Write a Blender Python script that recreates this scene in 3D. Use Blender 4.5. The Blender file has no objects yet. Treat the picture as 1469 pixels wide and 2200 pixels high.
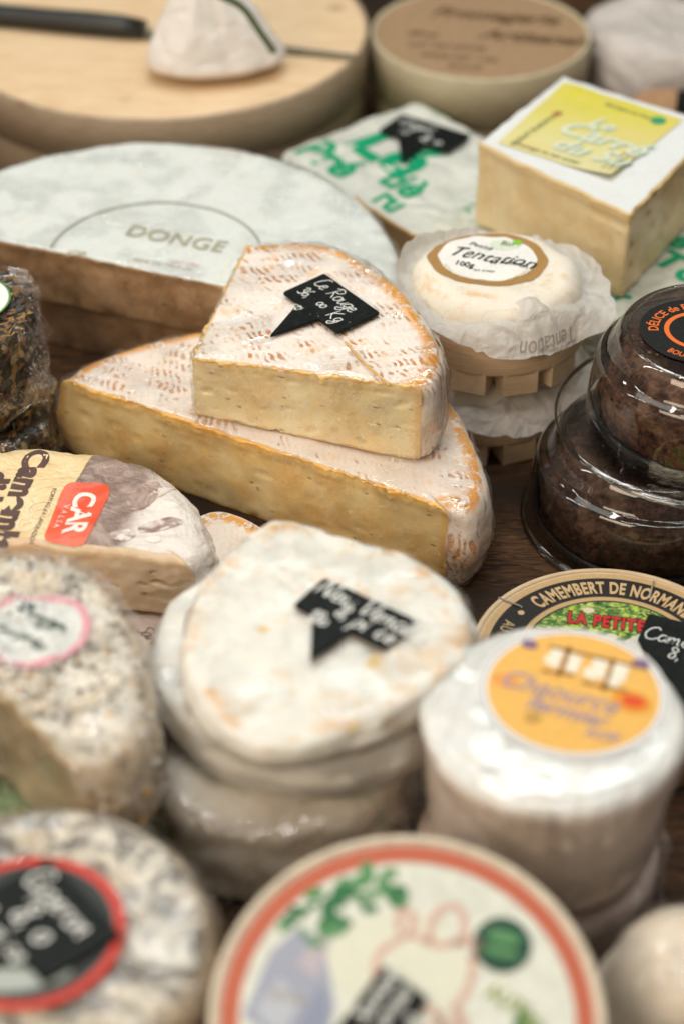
import bpy, math, random
import numpy as np
from mathutils import Vector, noise as MN
from mathutils.bvhtree import BVHTree
random.seed(7)
R_ = math.radians
SC = bpy.context.scene
COL = SC.collection
CM = 0.01
# ------------------------------------------------------------------ camera
ELEV = R_(38); FPX = 4200.0; DIST = 85.0
CAMP = (0.0, -DIST*math.cos(ELEV), 4+DIST*math.sin(ELEV))
cd = bpy.data.cameras.new('camera'); cam = bpy.data.objects.new('camera', cd); COL.objects.link(cam)
cam.location = [v*CM for v in CAMP]; cam.rotation_euler = (R_(90)-ELEV, 0, 0)
cd.sensor_fit = 'VERTICAL'; cd.sensor_height = 36; cd.sensor_width = 24
cd.lens = FPX/2200*36; cd.clip_start = 0.02; cd.clip_end = 30
cd.dof.use_dof = True; cd.dof.focus_distance = 0.866; cd.dof.aperture_fstop = 4.0; cd.dof.aperture_blades = 9
SC.camera = cam
# ------------------------------------------------------------------ world
w = bpy.data.worlds.new('World'); SC.world = w; w.use_nodes = True
bg = w.node_tree.nodes['Background']; bg.inputs[0].default_value = (1.0, .85, .72, 1); bg.inputs[1].default_value = .23
def area(name, loc, tgt, sx, sy, power, col):
    l = bpy.data.lights.new(name, 'AREA'); l.shape = 'RECTANGLE'; l.size = sx*CM; l.size_y = sy*CM; l.energy = power; l.color = col
    o = bpy.data.objects.new(name, l); COL.objects.link(o); o.location = [v*CM for v in loc]
    o.rotation_euler = (Vector(tgt)-Vector(loc)).to_track_quat('-Z', 'Y').to_euler(); return o
area('ceiling_lamp', (-25, 45, 150), (0, 5, 0), 90, 60, 4.6, (.92, 1, .95))
area('highlight_strip', (0, 88, 128), (0, 0, 4), 120, 8, 7.5, (.95, 1, .97))  # this and the next four strips: added out of view for glints on film
area('highlight_strip', (8, -28, 135), (0, 5, 4), 90, 6, 7.5, (1, .98, .95))
area('highlight_strip', (-20, 20, 150), (0, 5, 4), 110, 5, 5.5, (1, .98, .95))
area('highlight_strip', (-95, 10, 90), (0, 5, 4), 3, 90, 3.5, (1, .98, .95))
area('highlight_strip', (75, 25, 120), (2, 0, 4), 6, 90, 2.5, (1, .95, .86))
area('front_fill', (-70, -90, 85), (-5, -4, 4), 80, 60, 13.5, (1, .80, .60))  # unseen fill added to warm and brighten the front faces
SC.view_settings.view_transform = 'Standard'; SC.view_settings.look = 'None'
SC.view_settings.exposure = -.52; SC.view_settings.gamma = 1
try: SC.render.engine = 'CYCLES'; SC.cycles.transparent_max_bounces = 16; SC.cycles.max_bounces = 10
except Exception: pass
# ------------------------------------------------------------------ helpers
def P(px, py, z):
    """a point of the photograph at height z (cm)"""
    a = px-734.5; b = 1100-py
    d = (a, FPX*math.cos(ELEV)+b*math.sin(ELEV), -FPX*math.sin(ELEV)+b*math.cos(ELEV))
    t = (z-CAMP[2])/d[2]
    return np.array((d[0]*t, CAMP[1]+d[1]*t))
def nz(x, y, z=0.0): return MN.noise(Vector((x, y, z)))
def fb(x, y, z=0.0, o=3): return MN.fractal(Vector((x, y, z)), 1.0, 2.0, o)

class NB:
    def __init__(s, mat):
        mat.use_nodes = True; s.nt = mat.node_tree; s.nt.nodes.clear(); s.mat = mat
        s.out = s.nt.nodes.new('ShaderNodeOutputMaterial')
        tc = s.nt.nodes.new('ShaderNodeTexCoord'); m = s.nt.nodes.new('ShaderNodeMapping')
        m.inputs['Scale'].default_value = (100, 100, 100); s.nt.links.new(tc.outputs['Object'], m.inputs['Vector']); s.co = m.outputs[0]
    def put(s, sock, v):
        if hasattr(v, 'is_linked') or isinstance(v, bpy.types.NodeSocket): s.nt.links.new(v, sock)
        else:
            if isinstance(v, (tuple, list)) and len(v) == 3 and sock.type == 'RGBA': v = (*v, 1)
            sock.default_value = v
    def n(s, typ, ins=None, out=0, **pr):
        nd = s.nt.nodes.new('ShaderNode'+typ)
        for k, v in pr.items(): setattr(nd, k, v)
        for k, v in (ins or {}).items(): s.put(nd.inputs[k], v)
        return nd.outputs[out]
    def map(s, scale=(1, 1, 1), rot=0, loc=(0, 0, 0), v=None):
        return s.n('Mapping', {'Vector': v or s.co, 'Scale': scale, 'Rotation': (0, 0, rot), 'Location': loc})
    def noise(s, sc, det=3, v=None, rough=.55, dist=0): return s.n('TexNoise', {'Vector': v or s.co, 'Scale': sc, 'Detail': det, 'Roughness': rough, 'Distortion': dist})
    def vor(s, sc, v=None, feat='F1', out=0, rnd=1): return s.n('TexVoronoi', {'Vector': v or s.co, 'Scale': sc, 'Randomness': rnd}, out, feature=feat)
    def math(s, op, a, b=0.0, c=0.0): return s.n('Math', {0: a, 1: b, 2: c}, operation=op)
    def mul(s, a, b): return s.math('MULTIPLY', a, b)
    def add(s, a, b): return s.math('ADD', a, b)
    def lo(s, x, a, b):   # smooth 0..1 from a to b
        return s.n('MapRange', {'Value': x, 'From Min': a, 'From Max': b, 'To Min': 0.0, 'To Max': 1.0}, interpolation_type='SMOOTHSTEP') if a < b else s.math('SUBTRACT', 1.0, s.lo(x, b, a))
    def mix(s, f, a, b):
        nd = s.nt.nodes.new('ShaderNodeMix'); nd.data_type = 'RGBA'
        s.put(nd.inputs[0], f); s.put(nd.inputs[6], a); s.put(nd.inputs[7], b); return nd.outputs[2]
    def attr(s, name): return s.n('Attribute', out=2, attribute_name=name)
    def bump(s, h, dist=.05, strength=1.0, nrm=None):
        ins = {'Height': h, 'Distance': dist*CM, 'Strength': strength}
        if nrm is not None: ins['Normal'] = nrm
        return s.n('Bump', ins)
    def sep(s, v=None): 
        nd = s.nt.nodes.new('ShaderNodeSeparateXYZ'); s.nt.links.new(v or s.co, nd.inputs[0]); return nd.outputs
    def bsdf(s, col, rough=.6, nrm=None, sss=0, coat=0, coatr=.1, coatn=None, spec=.5, sssr=(1, .6, .3), scale=.006, **kw):
        ins = {'Base Color': col, 'Roughness': rough, 'Specular IOR Level': spec}
        if nrm is not None: ins['Normal'] = nrm
        if sss: ins.update({'Subsurface Weight': sss, 'Subsurface Radius': sssr, 'Subsurface Scale': scale})
        if coat: ins.update({'Coat Weight': coat, 'Coat Roughness': coatr})
        if coatn is not None: ins['Coat Normal'] = coatn
        ins.update(kw)
        return s.n('BsdfPrincipled', ins)
    def end(s, sh): s.nt.links.new(sh, s.out.inputs[0]); return s.mat
_mc = {}
def mat(fn):
    def g(*a, **k):
        key = fn.__name__+str(a)+str(k)
        if key not in _mc: _mc[key] = fn(NB(bpy.data.materials.new(fn.__name__)), *a, **k)
        return _mc[key]
    return g

@mat
def flat(N, col, rough=.6, coat=0, var=.12):
    n = N.noise(2.2, 4); c = N.mix(N.lo(n, .3, .7), tuple(v*(1-var) for v in col), tuple(min(1, v*(1+var*.6)) for v in col))
    return N.end(N.bsdf(c, rough, N.bump(N.noise(9, 3), .015, .5), coat=coat))
@mat
def ink(N, col, rough=.5, worn=0.0):
    c = N.mix(N.lo(N.noise(5, 4), .35, .7), col, tuple(v*.9+.006 for v in col))
    return N.end(N.bsdf(c, rough, spec=.2))
@mat
def slate(N):
    n = N.noise(3, 5); d = N.vor(2.6); dust = N.mul(N.lo(d, .07, .02), N.lo(N.noise(1.1), .45, .6))
    c = N.mix(N.lo(n, .35, .75), (.006, .008, .008), (.013, .016, .015)); c = N.mix(dust, c, (.6, .6, .56))
    return N.end(N.bsdf(c, N.add(.30, N.mul(n, .25)), N.bump(n, .01, .4), spec=.10))
@mat
def chalk(N): return N.end(N.bsdf(N.mix(N.lo(N.noise(14, 3), .3, .6), (.58, .62, .60), (.82, .84, .80)), .8))
@mat
def wood(N, c1=(.70, .52, .33), c2=(.52, .34, .18), rot=0.0, sc=(1, 9, 9), coat=0):
    v = N.map(sc, rot); g = N.noise(.8, 5, v, .6, .6); f = N.noise(3.5, 4, v, .7)
    c = N.mix(N.lo(g, .3, .72), c1, c2); c = N.mix(N.mul(N.lo(f, .5, .8), .45), c, tuple(x*.6 for x in c2))
    k = N.mul(N.lo(N.vor(.16, N.map((1, 1.6, 1), rot)), .14, .03), .8); c = N.mix(k, c, (.22, .1, .04))
    return N.end(N.bsdf(c, .62, N.bump(f, .02, .6), coat=coat))
@mat
def dark_wood(N):
    v = N.map((1, 7, 7), .5); g = N.noise(.7, 6, v, .65, 1.2); b = N.noise(.12, 3)
    c = N.mix(N.lo(g, .3, .7), (.008, .006, .005), (.13, .062, .026)); c = N.mix(N.lo(b, .42, .62), c, (.03, .02, .014))
    c = N.mix(N.mul(N.lo(N.noise(2.5, 5, v), .62, .75), .5), c, (.13, .085, .05))
    return N.end(N.bsdf(c, .6, N.bump(g, .08, .9), spec=.12))
@mat
def rind_white(N, c1=(.74, .75, .69), c2=(.66, .54, .36), amt=.55, sc=.5, fuzz=.03, coat=0, grid=0, crust=0, side=None):
    n = N.noise(sc, 5, None, .6, .8); n2 = N.noise(sc*3.3, 5, None, .65); f = N.noise(7, 5, None, .7)
    m = N.mul(N.lo(N.add(N.mul(n, .65), N.mul(n2, .35)), .50, .66), amt)
    c = N.mix(m, c1, c2); c = N.mix(N.mul(N.lo(f, .4, .75), .22), c, tuple(v*.8 for v in c1))
    vein = N.mul(N.lo(N.math('ABSOLUTE', N.math('SUBTRACT', N.noise(sc*1.1, 2, None, .5, 1.5), .5)), .022, .0), .35*amt)
    c = N.mix(vein, c, (.62, .44, .25))
    h = N.add(N.mul(f, .5), n2)
    if side: c = N.mix(N.mul(N.lo(N.attr('vz'), .99, .90), .8), c, side)  # warm shade of the flanks painted into the colour below the top
    if crust:
        ea = N.attr('ea'); k = N.mul(N.mul(N.lo(ea, 1.3, .5), N.lo(ea, .1, .5)), N.lo(N.noise(.9, 5, None, .7), .48, .62)); c = N.mix(N.mul(k, .8), c, (.66, .38, .14))
        k = N.lo(N.noise(.33, 2, N.map((1, 1, 1), 0, (3.2, 1.4, 0))), .70, .76); c = N.mix(N.mul(k, .8), c, (.70, .46, .12))
    if grid:
        s = N.sep(N.map((1, 1, 1), .3)); h = N.add(h, N.mul(N.math('SINE', N.mul(s[0], grid)), .35))
        c = N.mix(N.mul(N.lo(N.math('SINE', N.mul(s[0], grid)), .6, 1), .16), c, c2)
    return N.end(N.bsdf(c, .75, N.bump(h, fuzz, .9), sss=.25, coat=coat, coatr=.16, coatn=N.bump(N.noise(1.4, 4, None, .6, 1.5), .12, .8) if coat else None, spec=.3))
@mat
def rind_orange(N, rot=0.0, amt=1.0, pale=(.80, .72, .63), row=.92, step=.36):
    org = (.70, .24, .02); v = N.map((1, 1, 1), rot)
    wob = N.n('VectorMath', {0: v, 1: N.n('VectorMath', {0: N.n('TexNoise', {'Vector': v, 'Scale': .8, 'Detail': 4}, 1), 3: 1.1}, operation='SCALE')}, operation='ADD')
    s = N.sep(wob); x, y = s[0], s[1]
    ti = N.math('FRACT', N.math('DIVIDE', y, row)); band = N.mul(N.lo(ti, .08, .2), N.lo(ti, .94, .76))
    sl = N.add(x, N.mul(y, .5)); fr = N.math('PINGPONG', sl, step/2)
    dash = N.lo(fr, .10, .05)
    gate = N.lo(N.noise(.62, 4, v, .6), .46, .60); g2 = N.lo(N.noise(1.7, 5, v, .75), .42, .56)
    dm = N.mul(N.mul(N.mul(dash, band), g2), N.add(N.mul(gate, .9), .12))
    f = N.noise(5, 5, None, .7); n1 = N.noise(.55, 4, None, .6)
    c = N.mix(N.lo(n1, .35, .7), pale, tuple(a*b for a, b in zip(pale, (.98, .94, .90))))
    c = N.mix(N.mul(N.lo(f, .48, .75), .35), c, (.70, .50, .34))
    c = N.mix(N.mul(N.mul(dm, 1.0), amt), c, org)
    pk = N.mul(N.lo(N.noise(1.1, 5, None, .7), .56, .68), .5*amt); c = N.mix(pk, c, (.78, .48, .20))
    ea = N.attr('ea'); ec = N.attr('ec'); nn = N.noise(1.4, 5, None, .75)
    rim = N.mul(N.lo(ea, 1.15, .55), N.lo(ea, .10, .40)); crust = N.mul(rim, N.lo(nn, .43, .50)); c = N.mix(N.mul(crust, .95), c, (.74, .32, .025))
    crust2 = N.mul(N.lo(ec, .18, .03), N.lo(nn, .38, .52)); c = N.mix(N.mul(crust2, .85), c, (.74, .40, .08))
    h = N.add(N.add(N.mul(dm, -.9), N.mul(f, .35)), N.mul(N.noise(2, 4), .8)); h = N.add(h, N.mul(crust, -.35))
    return N.end(N.bsdf(c, .6, N.bump(h, .07, 1), sss=.2, coat=.35, coatr=.22, coatn=N.bump(N.noise(1.6, 4, None, .6, 2), .1, .8), spec=.35))
@mat
def paste(N, c1=(.80, .62, .33), c2=(.70, .48, .19), rindc=(.66, .36, .08), coat=.5, pits=1.0):
    n = N.noise(.5, 4, None, .6); vz = N.attr('vz'); ea = N.attr('ea')
    c = N.mix(N.lo(n, .35, .65), c1, c2)
    c = N.mix(N.mul(N.lo(N.noise(1.5, 4), .55, .7), .3), c, tuple(min(1, v*1.12) for v in c1))
    wob = N.mul(N.math('SUBTRACT', N.noise(1.6, 3), .5), .14)
    t = N.add(vz, wob); c = N.mix(N.mul(N.lo(t, .78, .93), .6), c, c2)
    c = N.mix(N.mul(N.add(N.lo(t, .93, .985), N.lo(t, .055, .01)), .75), c, rindc)
    c = N.mix(N.mul(N.lo(ea, .5, .12), .55), c, rindc)
    vp = N.map((1, 1, 2.6)); p = N.mul(N.lo(N.vor(.95, vp), .15, .08), N.lo(N.noise(.7, 2), .40, .5))
    p2 = N.mul(N.lo(N.vor(3.1, vp), .16, .08), N.lo(N.noise(1.3, 2), .52, .58)); pp = N.mul(N.math('MAXIMUM', p, p2), pits)
    c = N.mix(N.mul(pp, .8), c, tuple(v*.42 for v in c2))
    h = N.add(N.mul(pp, -1.4), N.add(N.mul(N.noise(2.4, 5), .5), N.noise(.8, 2)))
    return N.end(N.bsdf(c, .34, N.bump(h, .05, 1), sss=.35, coat=coat, coatr=.15, coatn=N.bump(N.noise(1.2, 3, N.map((1, 1, .4), .5), .6, 1), .08, .9), spec=.4, sssr=(1, .7, .35)))
@mat
def film(N, milky=.10, wr=1.0, rough=.07, tint=(1, 1, 1), streak=1.0, crease=1.0):
    s = N.map((1, 1, 1), .0)
    v2 = N.map((8, 8, .45), v=N.n('Mapping', {'Vector': N.co, 'Rotation': (0, R_(-42), .25)}))
    st = N.noise(1.0, 1, v2, .5); a = N.noise(.55, 1, s, .5, 1.2); b = N.noise(1.5, 0, s, .5, 1.6)
    cn = N.noise(.8, 1, N.map((1, 1.8, 1), .5), .6, 1.2); cr = N.lo(N.math('ABSOLUTE', N.math('SUBTRACT', cn, .5)), .035, .0)
    h = N.add(N.add(N.add(N.mul(st, .022*streak), a), N.mul(b, .30)), N.mul(cr, .12*crease)); bm = N.bump(h, .16*wr, 1)
    fr = N.n('Fresnel', {'IOR': 1.38}); fac = N.mul(N.math('MINIMUM', N.add(N.mul(fr, 1.3), .06), .5), N.add(N.mul(N.lo(N.noise(.33, 3), .44, .58), .85), .15))
    gl = N.n('BsdfGlossy', {'Color': (1, 1, 1, 1), 'Roughness': rough, 'Normal': bm}); tr = N.n('BsdfTransparent', {'Color': (*tint, 1)})
    m1 = N.n('MixShader', {0: fac, 1: tr, 2: gl})
    df = N.n('BsdfDiffuse', {'Color': (.86, .85, .82, 1), 'Normal': bm})
    mk = N.mul(N.add(N.mul(N.lo(st, .58, .72), streak), N.mul(N.lo(b, .6, .75), .5)), milky*1.6)
    return N.end(N.n('MixShader', {0: N.math('MINIMUM', N.add(mk, milky*.12), .6), 1: m1, 2: df}))
@mat
def clear_plastic(N, tint=(.97, .97, .96), rough=.035):
    bm = N.bump(N.noise(.6, 2), .03, .6)
    fr = N.n('Fresnel', {'IOR': 1.5, 'Normal': bm}); fac = N.math('MINIMUM', N.add(N.mul(fr, 1.25), .02), .9)
    gl = N.n('BsdfGlossy', {'Color': (1, 1, 1, 1), 'Roughness': rough, 'Normal': bm}); tr = N.n('BsdfTransparent', {'Color': (*tint, 1)})
    return N.end(N.n('MixShader', {0: fac, 1: tr, 2: gl}))
@mat
def paper(N, col=(.82, .81, .76), trans=.35, clear=.0, wr=.10, rough=.45, sc=.9, coat=0):
    f = N.noise(sc, 4, None, .6, 1.6); g = N.vor(sc*.9, N.n('VectorMath', {0: N.co, 1: N.n('TexNoise', {'Vector': N.co, 'Scale': .8}, 1)}, operation='ADD'), 'DISTANCE_TO_EDGE')
    h = N.add(f, N.mul(N.lo(g, 0, .25), .5)); bm = N.bump(h, wr, 1)
    c = N.mix(N.lo(f, .3, .7), tuple(v*.94 for v in col), col)
    a = N.bsdf(c, rough, bm, spec=.45, coat=coat); t = N.n('BsdfTranslucent', {'Color': c, 'Normal': bm}); m = N.n('MixShader', {0: trans, 1: a, 2: t})
    if clear: m = N.n('MixShader', {0: clear, 1: m, 2: N.n('BsdfTransparent')})
    return N.end(m)
@mat
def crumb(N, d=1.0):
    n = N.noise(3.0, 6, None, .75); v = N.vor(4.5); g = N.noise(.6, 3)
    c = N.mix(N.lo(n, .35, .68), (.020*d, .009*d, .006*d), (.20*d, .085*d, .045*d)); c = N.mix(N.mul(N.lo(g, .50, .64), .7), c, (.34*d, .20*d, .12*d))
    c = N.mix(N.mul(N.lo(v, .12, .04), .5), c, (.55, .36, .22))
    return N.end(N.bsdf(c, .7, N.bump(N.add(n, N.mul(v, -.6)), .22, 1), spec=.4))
@mat
def speckle(N, base=(.74, .71, .62), dark=(.10, .085, .07), dens=.5, sc=1.1):
    a = N.noise(sc, 5, None, .72, .6); b = N.noise(sc*3.5, 4, None, .7); m = N.math('MAXIMUM', N.lo(a, .60-.12*dens, .66-.12*dens), N.mul(N.lo(b, .62-.1*dens, .68-.1*dens), .8))
    c = N.mix(N.lo(N.noise(.4, 3), .4, .65), base, (.66, .55, .38)); c = N.mix(N.mul(m, .85), c, dark); ea = N.attr('ea')
    c = N.mix(N.mul(N.lo(ea, .7, .1), .5), c, (.55, .38, .2))
    return N.end(N.bsdf(c, .7, N.bump(N.add(a, N.mul(b, .4)), .12, 1), sss=.1, coat=.5, coatr=.12, coatn=N.bump(N.noise(1.5, 4, N.map((.5, 3, 1), -.6), .6, 1), .16, 1)))
@mat
def herbs(N):
    c0 = N.n('TexVoronoi', {'Vector': N.map((1, 1, 1)), 'Scale': 3.0}, 1); r = N.n('SeparateColor', {0: c0}); n = N.noise(1.2, 5, None, .7)
    c = N.mix(N.lo(r, .3, .5), (.012, .013, .014), (.05, .038, .018)); c = N.mix(N.lo(r, .62, .72), c, (.25, .135, .035)); c = N.mix(N.lo(n, .58, .66), c, (.10, .07, .05)); c = N.mix(N.lo(r, .9, .95), c, (.35, .28, .15))
    return N.end(N.bsdf(c, .5, N.bump(N.add(n, r), .15, 1)))
@mat
def leaf_print(N):
    v = N.vor(1.9, N.n('VectorMath', {0: N.co, 1: N.n('TexNoise', {'Vector': N.co, 'Scale': 1.3, 'Detail': 3}, 1)}, operation='ADD')); n = N.noise(2.2, 3, N.map((1, 2.3, 1), .7), .6, 2)
    c = N.mix(N.lo(v, .15, .55), (.40, .58, .02), (.04, .17, .008)); c = N.mix(N.lo(n, .52, .62), c, (.62, .66, .14)); c = N.mix(N.lo(n, .44, .38), c, (.008, .03, .008))
    return N.end(N.bsdf(c, .35))
@mat
def buf_wrap(N, o, d1, d2):
    """printed wrapper: cream paper, then a mauve brown picture that fades to white, split by lines across the piece"""
    s = N.sep(); x = N.add(N.mul(N.math('SUBTRACT', s[0], o[0]), d1[0]), N.mul(N.math('SUBTRACT', s[1], o[1]), d1[1]))
    f = N.noise(.9, 4, None, .6, 1.4); wv = N.noise(.7, 3)
    cr = N.mix(N.lo(wv, .3, .7), (.80, .60, .31), (.86, .69, .41))
    br = N.mix(N.lo(N.noise(.55, 4, None, .6, 1.2), .35, .68), (.23, .155, .125), (.46, .35, .30))
    c = N.mix(N.lo(x, -.01, .01), cr, br)
    xw = N.add(x, N.mul(N.math('SUBTRACT', N.noise(.8, 3, None, .6), .5), 1.6)); c = N.mix(N.lo(xw, 2.6, 3.7), c, (.80, .74, .68))
    bm = N.bump(N.add(f, N.mul(N.noise(.35, 3, None, .6, 2), 1.6)), .16, 1)
    return N.end(N.bsdf(c, .38, bm, spec=.5))

# --- objects --------------------------------------------------------------
class Thing:
    def __init__(s, name, label, cat, loc, group=None):
        s.o = bpy.data.objects.new(name, None); s.o.empty_display_size = .01; COL.objects.link(s.o); s.loc = np.array(loc, float)
        s.o.location = [v*CM for v in loc]; s.o['label'] = label; s.o['category'] = cat
        if group: s.o['group'] = group
        s.T = None
    def part(s, name, V, F, m, parent=None, attrs=None, smooth=True, label=None, mi=None):
        V = np.asarray(V, float)
        if s.T is not None: V = s.T(V)
        me = bpy.data.meshes.new(name); me.from_pydata([tuple(v) for v in (V-s.loc)*CM], [], F); me.update()
        for k, a in (attrs or {}).items():
            at = me.attributes.new(k, 'FLOAT', 'POINT'); at.data.foreach_set('value', np.asarray(a, np.float32))
        if smooth: me.polygons.foreach_set('use_smooth', [True]*len(me.polygons))
        for q in (m if isinstance(m, list) else [m]): me.materials.append(q)
        if mi is not None: me.polygons.foreach_set('material_index', mi)
        o = bpy.data.objects.new(name, me); COL.objects.link(o); o.parent = parent or s.o
        if label: o['label'] = label
        return o
def setting(name, V, F, m):
    me = bpy.data.meshes.new(name); me.from_pydata([tuple(np.array(v)*CM) for v in V], [], F); me.materials.append(m)
    o = bpy.data.objects.new(name, me); COL.objects.link(o); o['kind'] = 'structure'; return o

# outlines
def resample(pts, flags, ds):
    out, fl = [], []
    n = len(pts)
    for i in range(n):
        a, b = np.array(pts[i]), np.array(pts[(i+1) % n]); L = np.linalg.norm(b-a); k = max(1, int(round(L/ds)))
        for j in range(k): out.append(a+(b-a)*j/k); fl.append(flags[i])
    return np.array(out), np.array(fl)
def crom(pts, closed=True, k=8):
    n = len(pts); out = []; pts = [np.array(p, float) for p in pts]
    for i in range(n if closed else n-1):
        p0 = pts[(i-1) % n] if closed or i > 0 else pts[i]; p1 = pts[i]; p2 = pts[(i+1) % n]; p3 = pts[(i+2) % n] if closed or i+2 < n else p2
        for j in range(k):
            t = j/k; out.append(.5*((2*p1)+(-p0+p2)*t+(2*p0-5*p1+4*p2-p3)*t*t+(-p0+3*p1-3*p2+p3)*t**3))
    if not closed: out.append(pts[-1])
    return out
def outline(curve, cuts=None, ds=.2):
    """curve: free-form run of points (smoothed); cuts: list of points after it joined by straight cut faces. CCW."""
    c = crom(curve, False, 10); pts = list(c); flags = [False]*(len(c)-1)
    if cuts is None: flags.append(False)
    else:
        flags.append(True)
        for q in cuts: pts.append(np.array(q)); flags.append(True)
    p, f = resample(pts, flags, ds)
    A = np.sum(p[:, 0]*np.roll(p[:, 1], -1)-np.roll(p[:, 0], -1)*p[:, 1])
    if A < 0: p = p[::-1]; f = np.roll(f[::-1], -1)
    return p, f
def circle(c, R, ds=.3, wob=0, seed=0, ex=1.0):
    n = int(2*math.pi*R/ds); p = []
    for i in range(n):
        a = 2*math.pi*i/n; r = R*(1+wob*nz(math.cos(a)*1.3+seed, math.sin(a)*1.3, seed))
        p.append((c[0]+r*math.cos(a), c[1]+r*math.sin(a)*ex))
    return np.array(p), np.array([False]*n)
def seg_dist(Q, A, B):
    if len(A) == 0: return np.full(len(Q), 99.0)
    out = np.full(len(Q), 1e9)
    for a, b in zip(A, B):
        ab = b-a; t = np.clip(((Q-a)@ab)/(ab@ab+1e-12), 0, 1); out = np.minimum(out, np.linalg.norm(Q-a-t[:, None]*ab, axis=1))
    return out
def slab(ol, z0, z1, rt=.6, rb=.4, rc=.07, ns=8, nr=14, bulge=.0, out=0.0, amp=.05, fr=.5, samp=.05, sfr=.6, seed=0., jag=0., dent=None, zf=None):
    p, cut = ol; n = len(p)
    t = np.roll(p, -1, 0)-np.roll(p, 1, 0); t /= np.linalg.norm(t, axis=1)[:, None]+1e-9; nr_ = np.stack([t[:, 1], -t[:, 0]], 1)
    vc = cut & np.roll(cut, 1); c = p.mean(0)
    def sm(a, k=2):
        a = a.astype(float)
        for _ in range(k): a = (np.roll(a, 1)+a+np.roll(a, -1))/3
        return a
    Rt = sm(np.where(vc, rc, rt)); Rb = sm(np.where(vc, rc, rb)); B = sm(np.where(vc, 0, bulge), 3)
    if zf is None: zf = lambda q: np.full(len(q), z1)
    base = p+nr_*out
    cd_ = c-base; cl = np.linalg.norm(cd_, axis=1); cd_ = cd_/cl[:, None]; dt = np.maximum(np.sum(-nr_*cd_, 1), .42)
    def inset(r): return base+cd_*np.minimum(r/dt, .6*cl)[:, None]
    ins = inset(Rt); inb = inset(Rb)
    rows = []; kinds = []; vz = []
    zt = zf(p)
    for s in (.0, .5, .85): rows.append(np.c_[c+(inb-c)*s, np.full(n, z0)]); kinds.append('b'); vz.append(0)
    for k in range(5):
        a = k/4*math.pi/2; rows.append(np.c_[inset(Rb*(1-math.sin(a))), z0+Rb*(1-math.cos(a))]); kinds.append('s'); vz.append(0)
    for k in range(1, ns):
        u = k/ns; rows.append(np.c_[base+nr_*(B*math.sin(math.pi*u))[:, None], (z0+Rb)*(1-u)+(zt-Rt)*u]); kinds.append('s'); vz.append(0)
    for k in range(5):
        a = k/4*math.pi/2; rows.append(np.c_[inset(Rt*(1-math.cos(a))), zt-Rt*(1-math.sin(a))]); kinds.append('s' if k < 4 else 't'); vz.append(0)
    for k in range(1, nr):
        s = 1-k/nr; q = c+(ins-c)*s; rows.append(np.c_[q, zf(q)]); kinds.append('t'); vz.append(0)
    rows.append(np.c_[np.tile(c, (n, 1)), zf(np.tile(c, (n, 1)))]); kinds.append('t')
    V = np.concatenate(rows); m = len(rows)
    zz = np.concatenate([zt]*m)
    vz = (V[:, 2]-z0)/(zz-z0)
    segA = p; segB = np.roll(p, -1, 0)
    ec = seg_dist(V[:, :2], segA[cut], segB[cut]); ea = seg_dist(V[:, :2], segA[~cut], segB[~cut])
    N2 = np.tile(nr_, (m, 1)); kd = np.repeat([0 if k == 's' else (1 if k == 't' else -1) for k in kinds], n)
    cutv = np.tile(vc, m)
    W = V.copy()
    for i in range(len(V)):
        x, y, z = V[i]
        if kd[i] == 0:
            d = fb(x*sfr+seed, y*sfr, z*sfr)*samp
            if cutv[i]: d = d*.6
            if dent is not None: d -= dent(x, y, z, cutv[i], vz[i])
            W[i, 0] += N2[i, 0]*d; W[i, 1] += N2[i, 1]*d
        if kd[i] == 1 or (kd[i] == 0 and vz[i] > .75):
            W[i, 2] += fb(x*fr+seed, y*fr, seed)*amp*(1 if kd[i] == 1 else (vz[i]-.75)*4)
        if jag and ec[i] < .25 and vz[i] > .9:
            j = ((fb(x*1.3+seed, y*1.3, 3.3)+.5*fb(x*4+seed, y*4, 1.3))*jag)*(1-ec[i]/.25); W[i, 2] += j*.6
            if kd[i] == 0 and cutv[i]: W[i, 0] += N2[i, 0]*abs(j); W[i, 1] += N2[i, 1]*abs(j)
    Fr, Fp = [], []
    for r in range(m-1):
        for i in range(n):
            f = (r*n+i, r*n+(i+1) % n, (r+1)*n+(i+1) % n, (r+1)*n+i)
            (Fp if (cut[i] and kinds[r] == 's') else Fr).append(f)
    return dict(V=W, F=Fr, C=Fp, at=dict(ea=ea, ec=ec, vz=vz), n=n, c=c)
def sub(d, which):
    F = d[which]; used = sorted({i for f in F for i in f}); ix = {u: k for k, u in enumerate(used)}
    ff = []
    for f in F:
        ff.append(tuple(ix[i] for i in f))
    return d['V'][used], ff, {k: a[used] for k, a in d['at'].items()}
def put(t, d, m_rind, m_cut=None, n1='rind', n2='cut_face', parent=None):
    V, F, A = sub(d, 'F'); r = t.part(n1, V, F, m_rind, parent, A)
    if m_cut is not None and d['C']:
        V, F, A = sub(d, 'C'); t.part(n2, V, F, m_cut, parent, A)
    return r
def bvh(d): 
    return BVHTree.FromPolygons([Vector(v) for v in d['V']], d['F']+d['C'])
def lathe(c, prof, n=96, z=0.0, ex=None):
    V = []; F = []
    for (r, h) in prof:
        for i in range(n):
            a = 2*math.pi*i/n; V.append((c[0]+r*math.cos(a), c[1]+r*math.sin(a), z+h))
    for k in range(len(prof)-1):
        for i in range(n): F.append((k*n+i, k*n+(i+1) % n, (k+1)*n+(i+1) % n, (k+1)*n+i))
    return np.array(V), F
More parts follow.
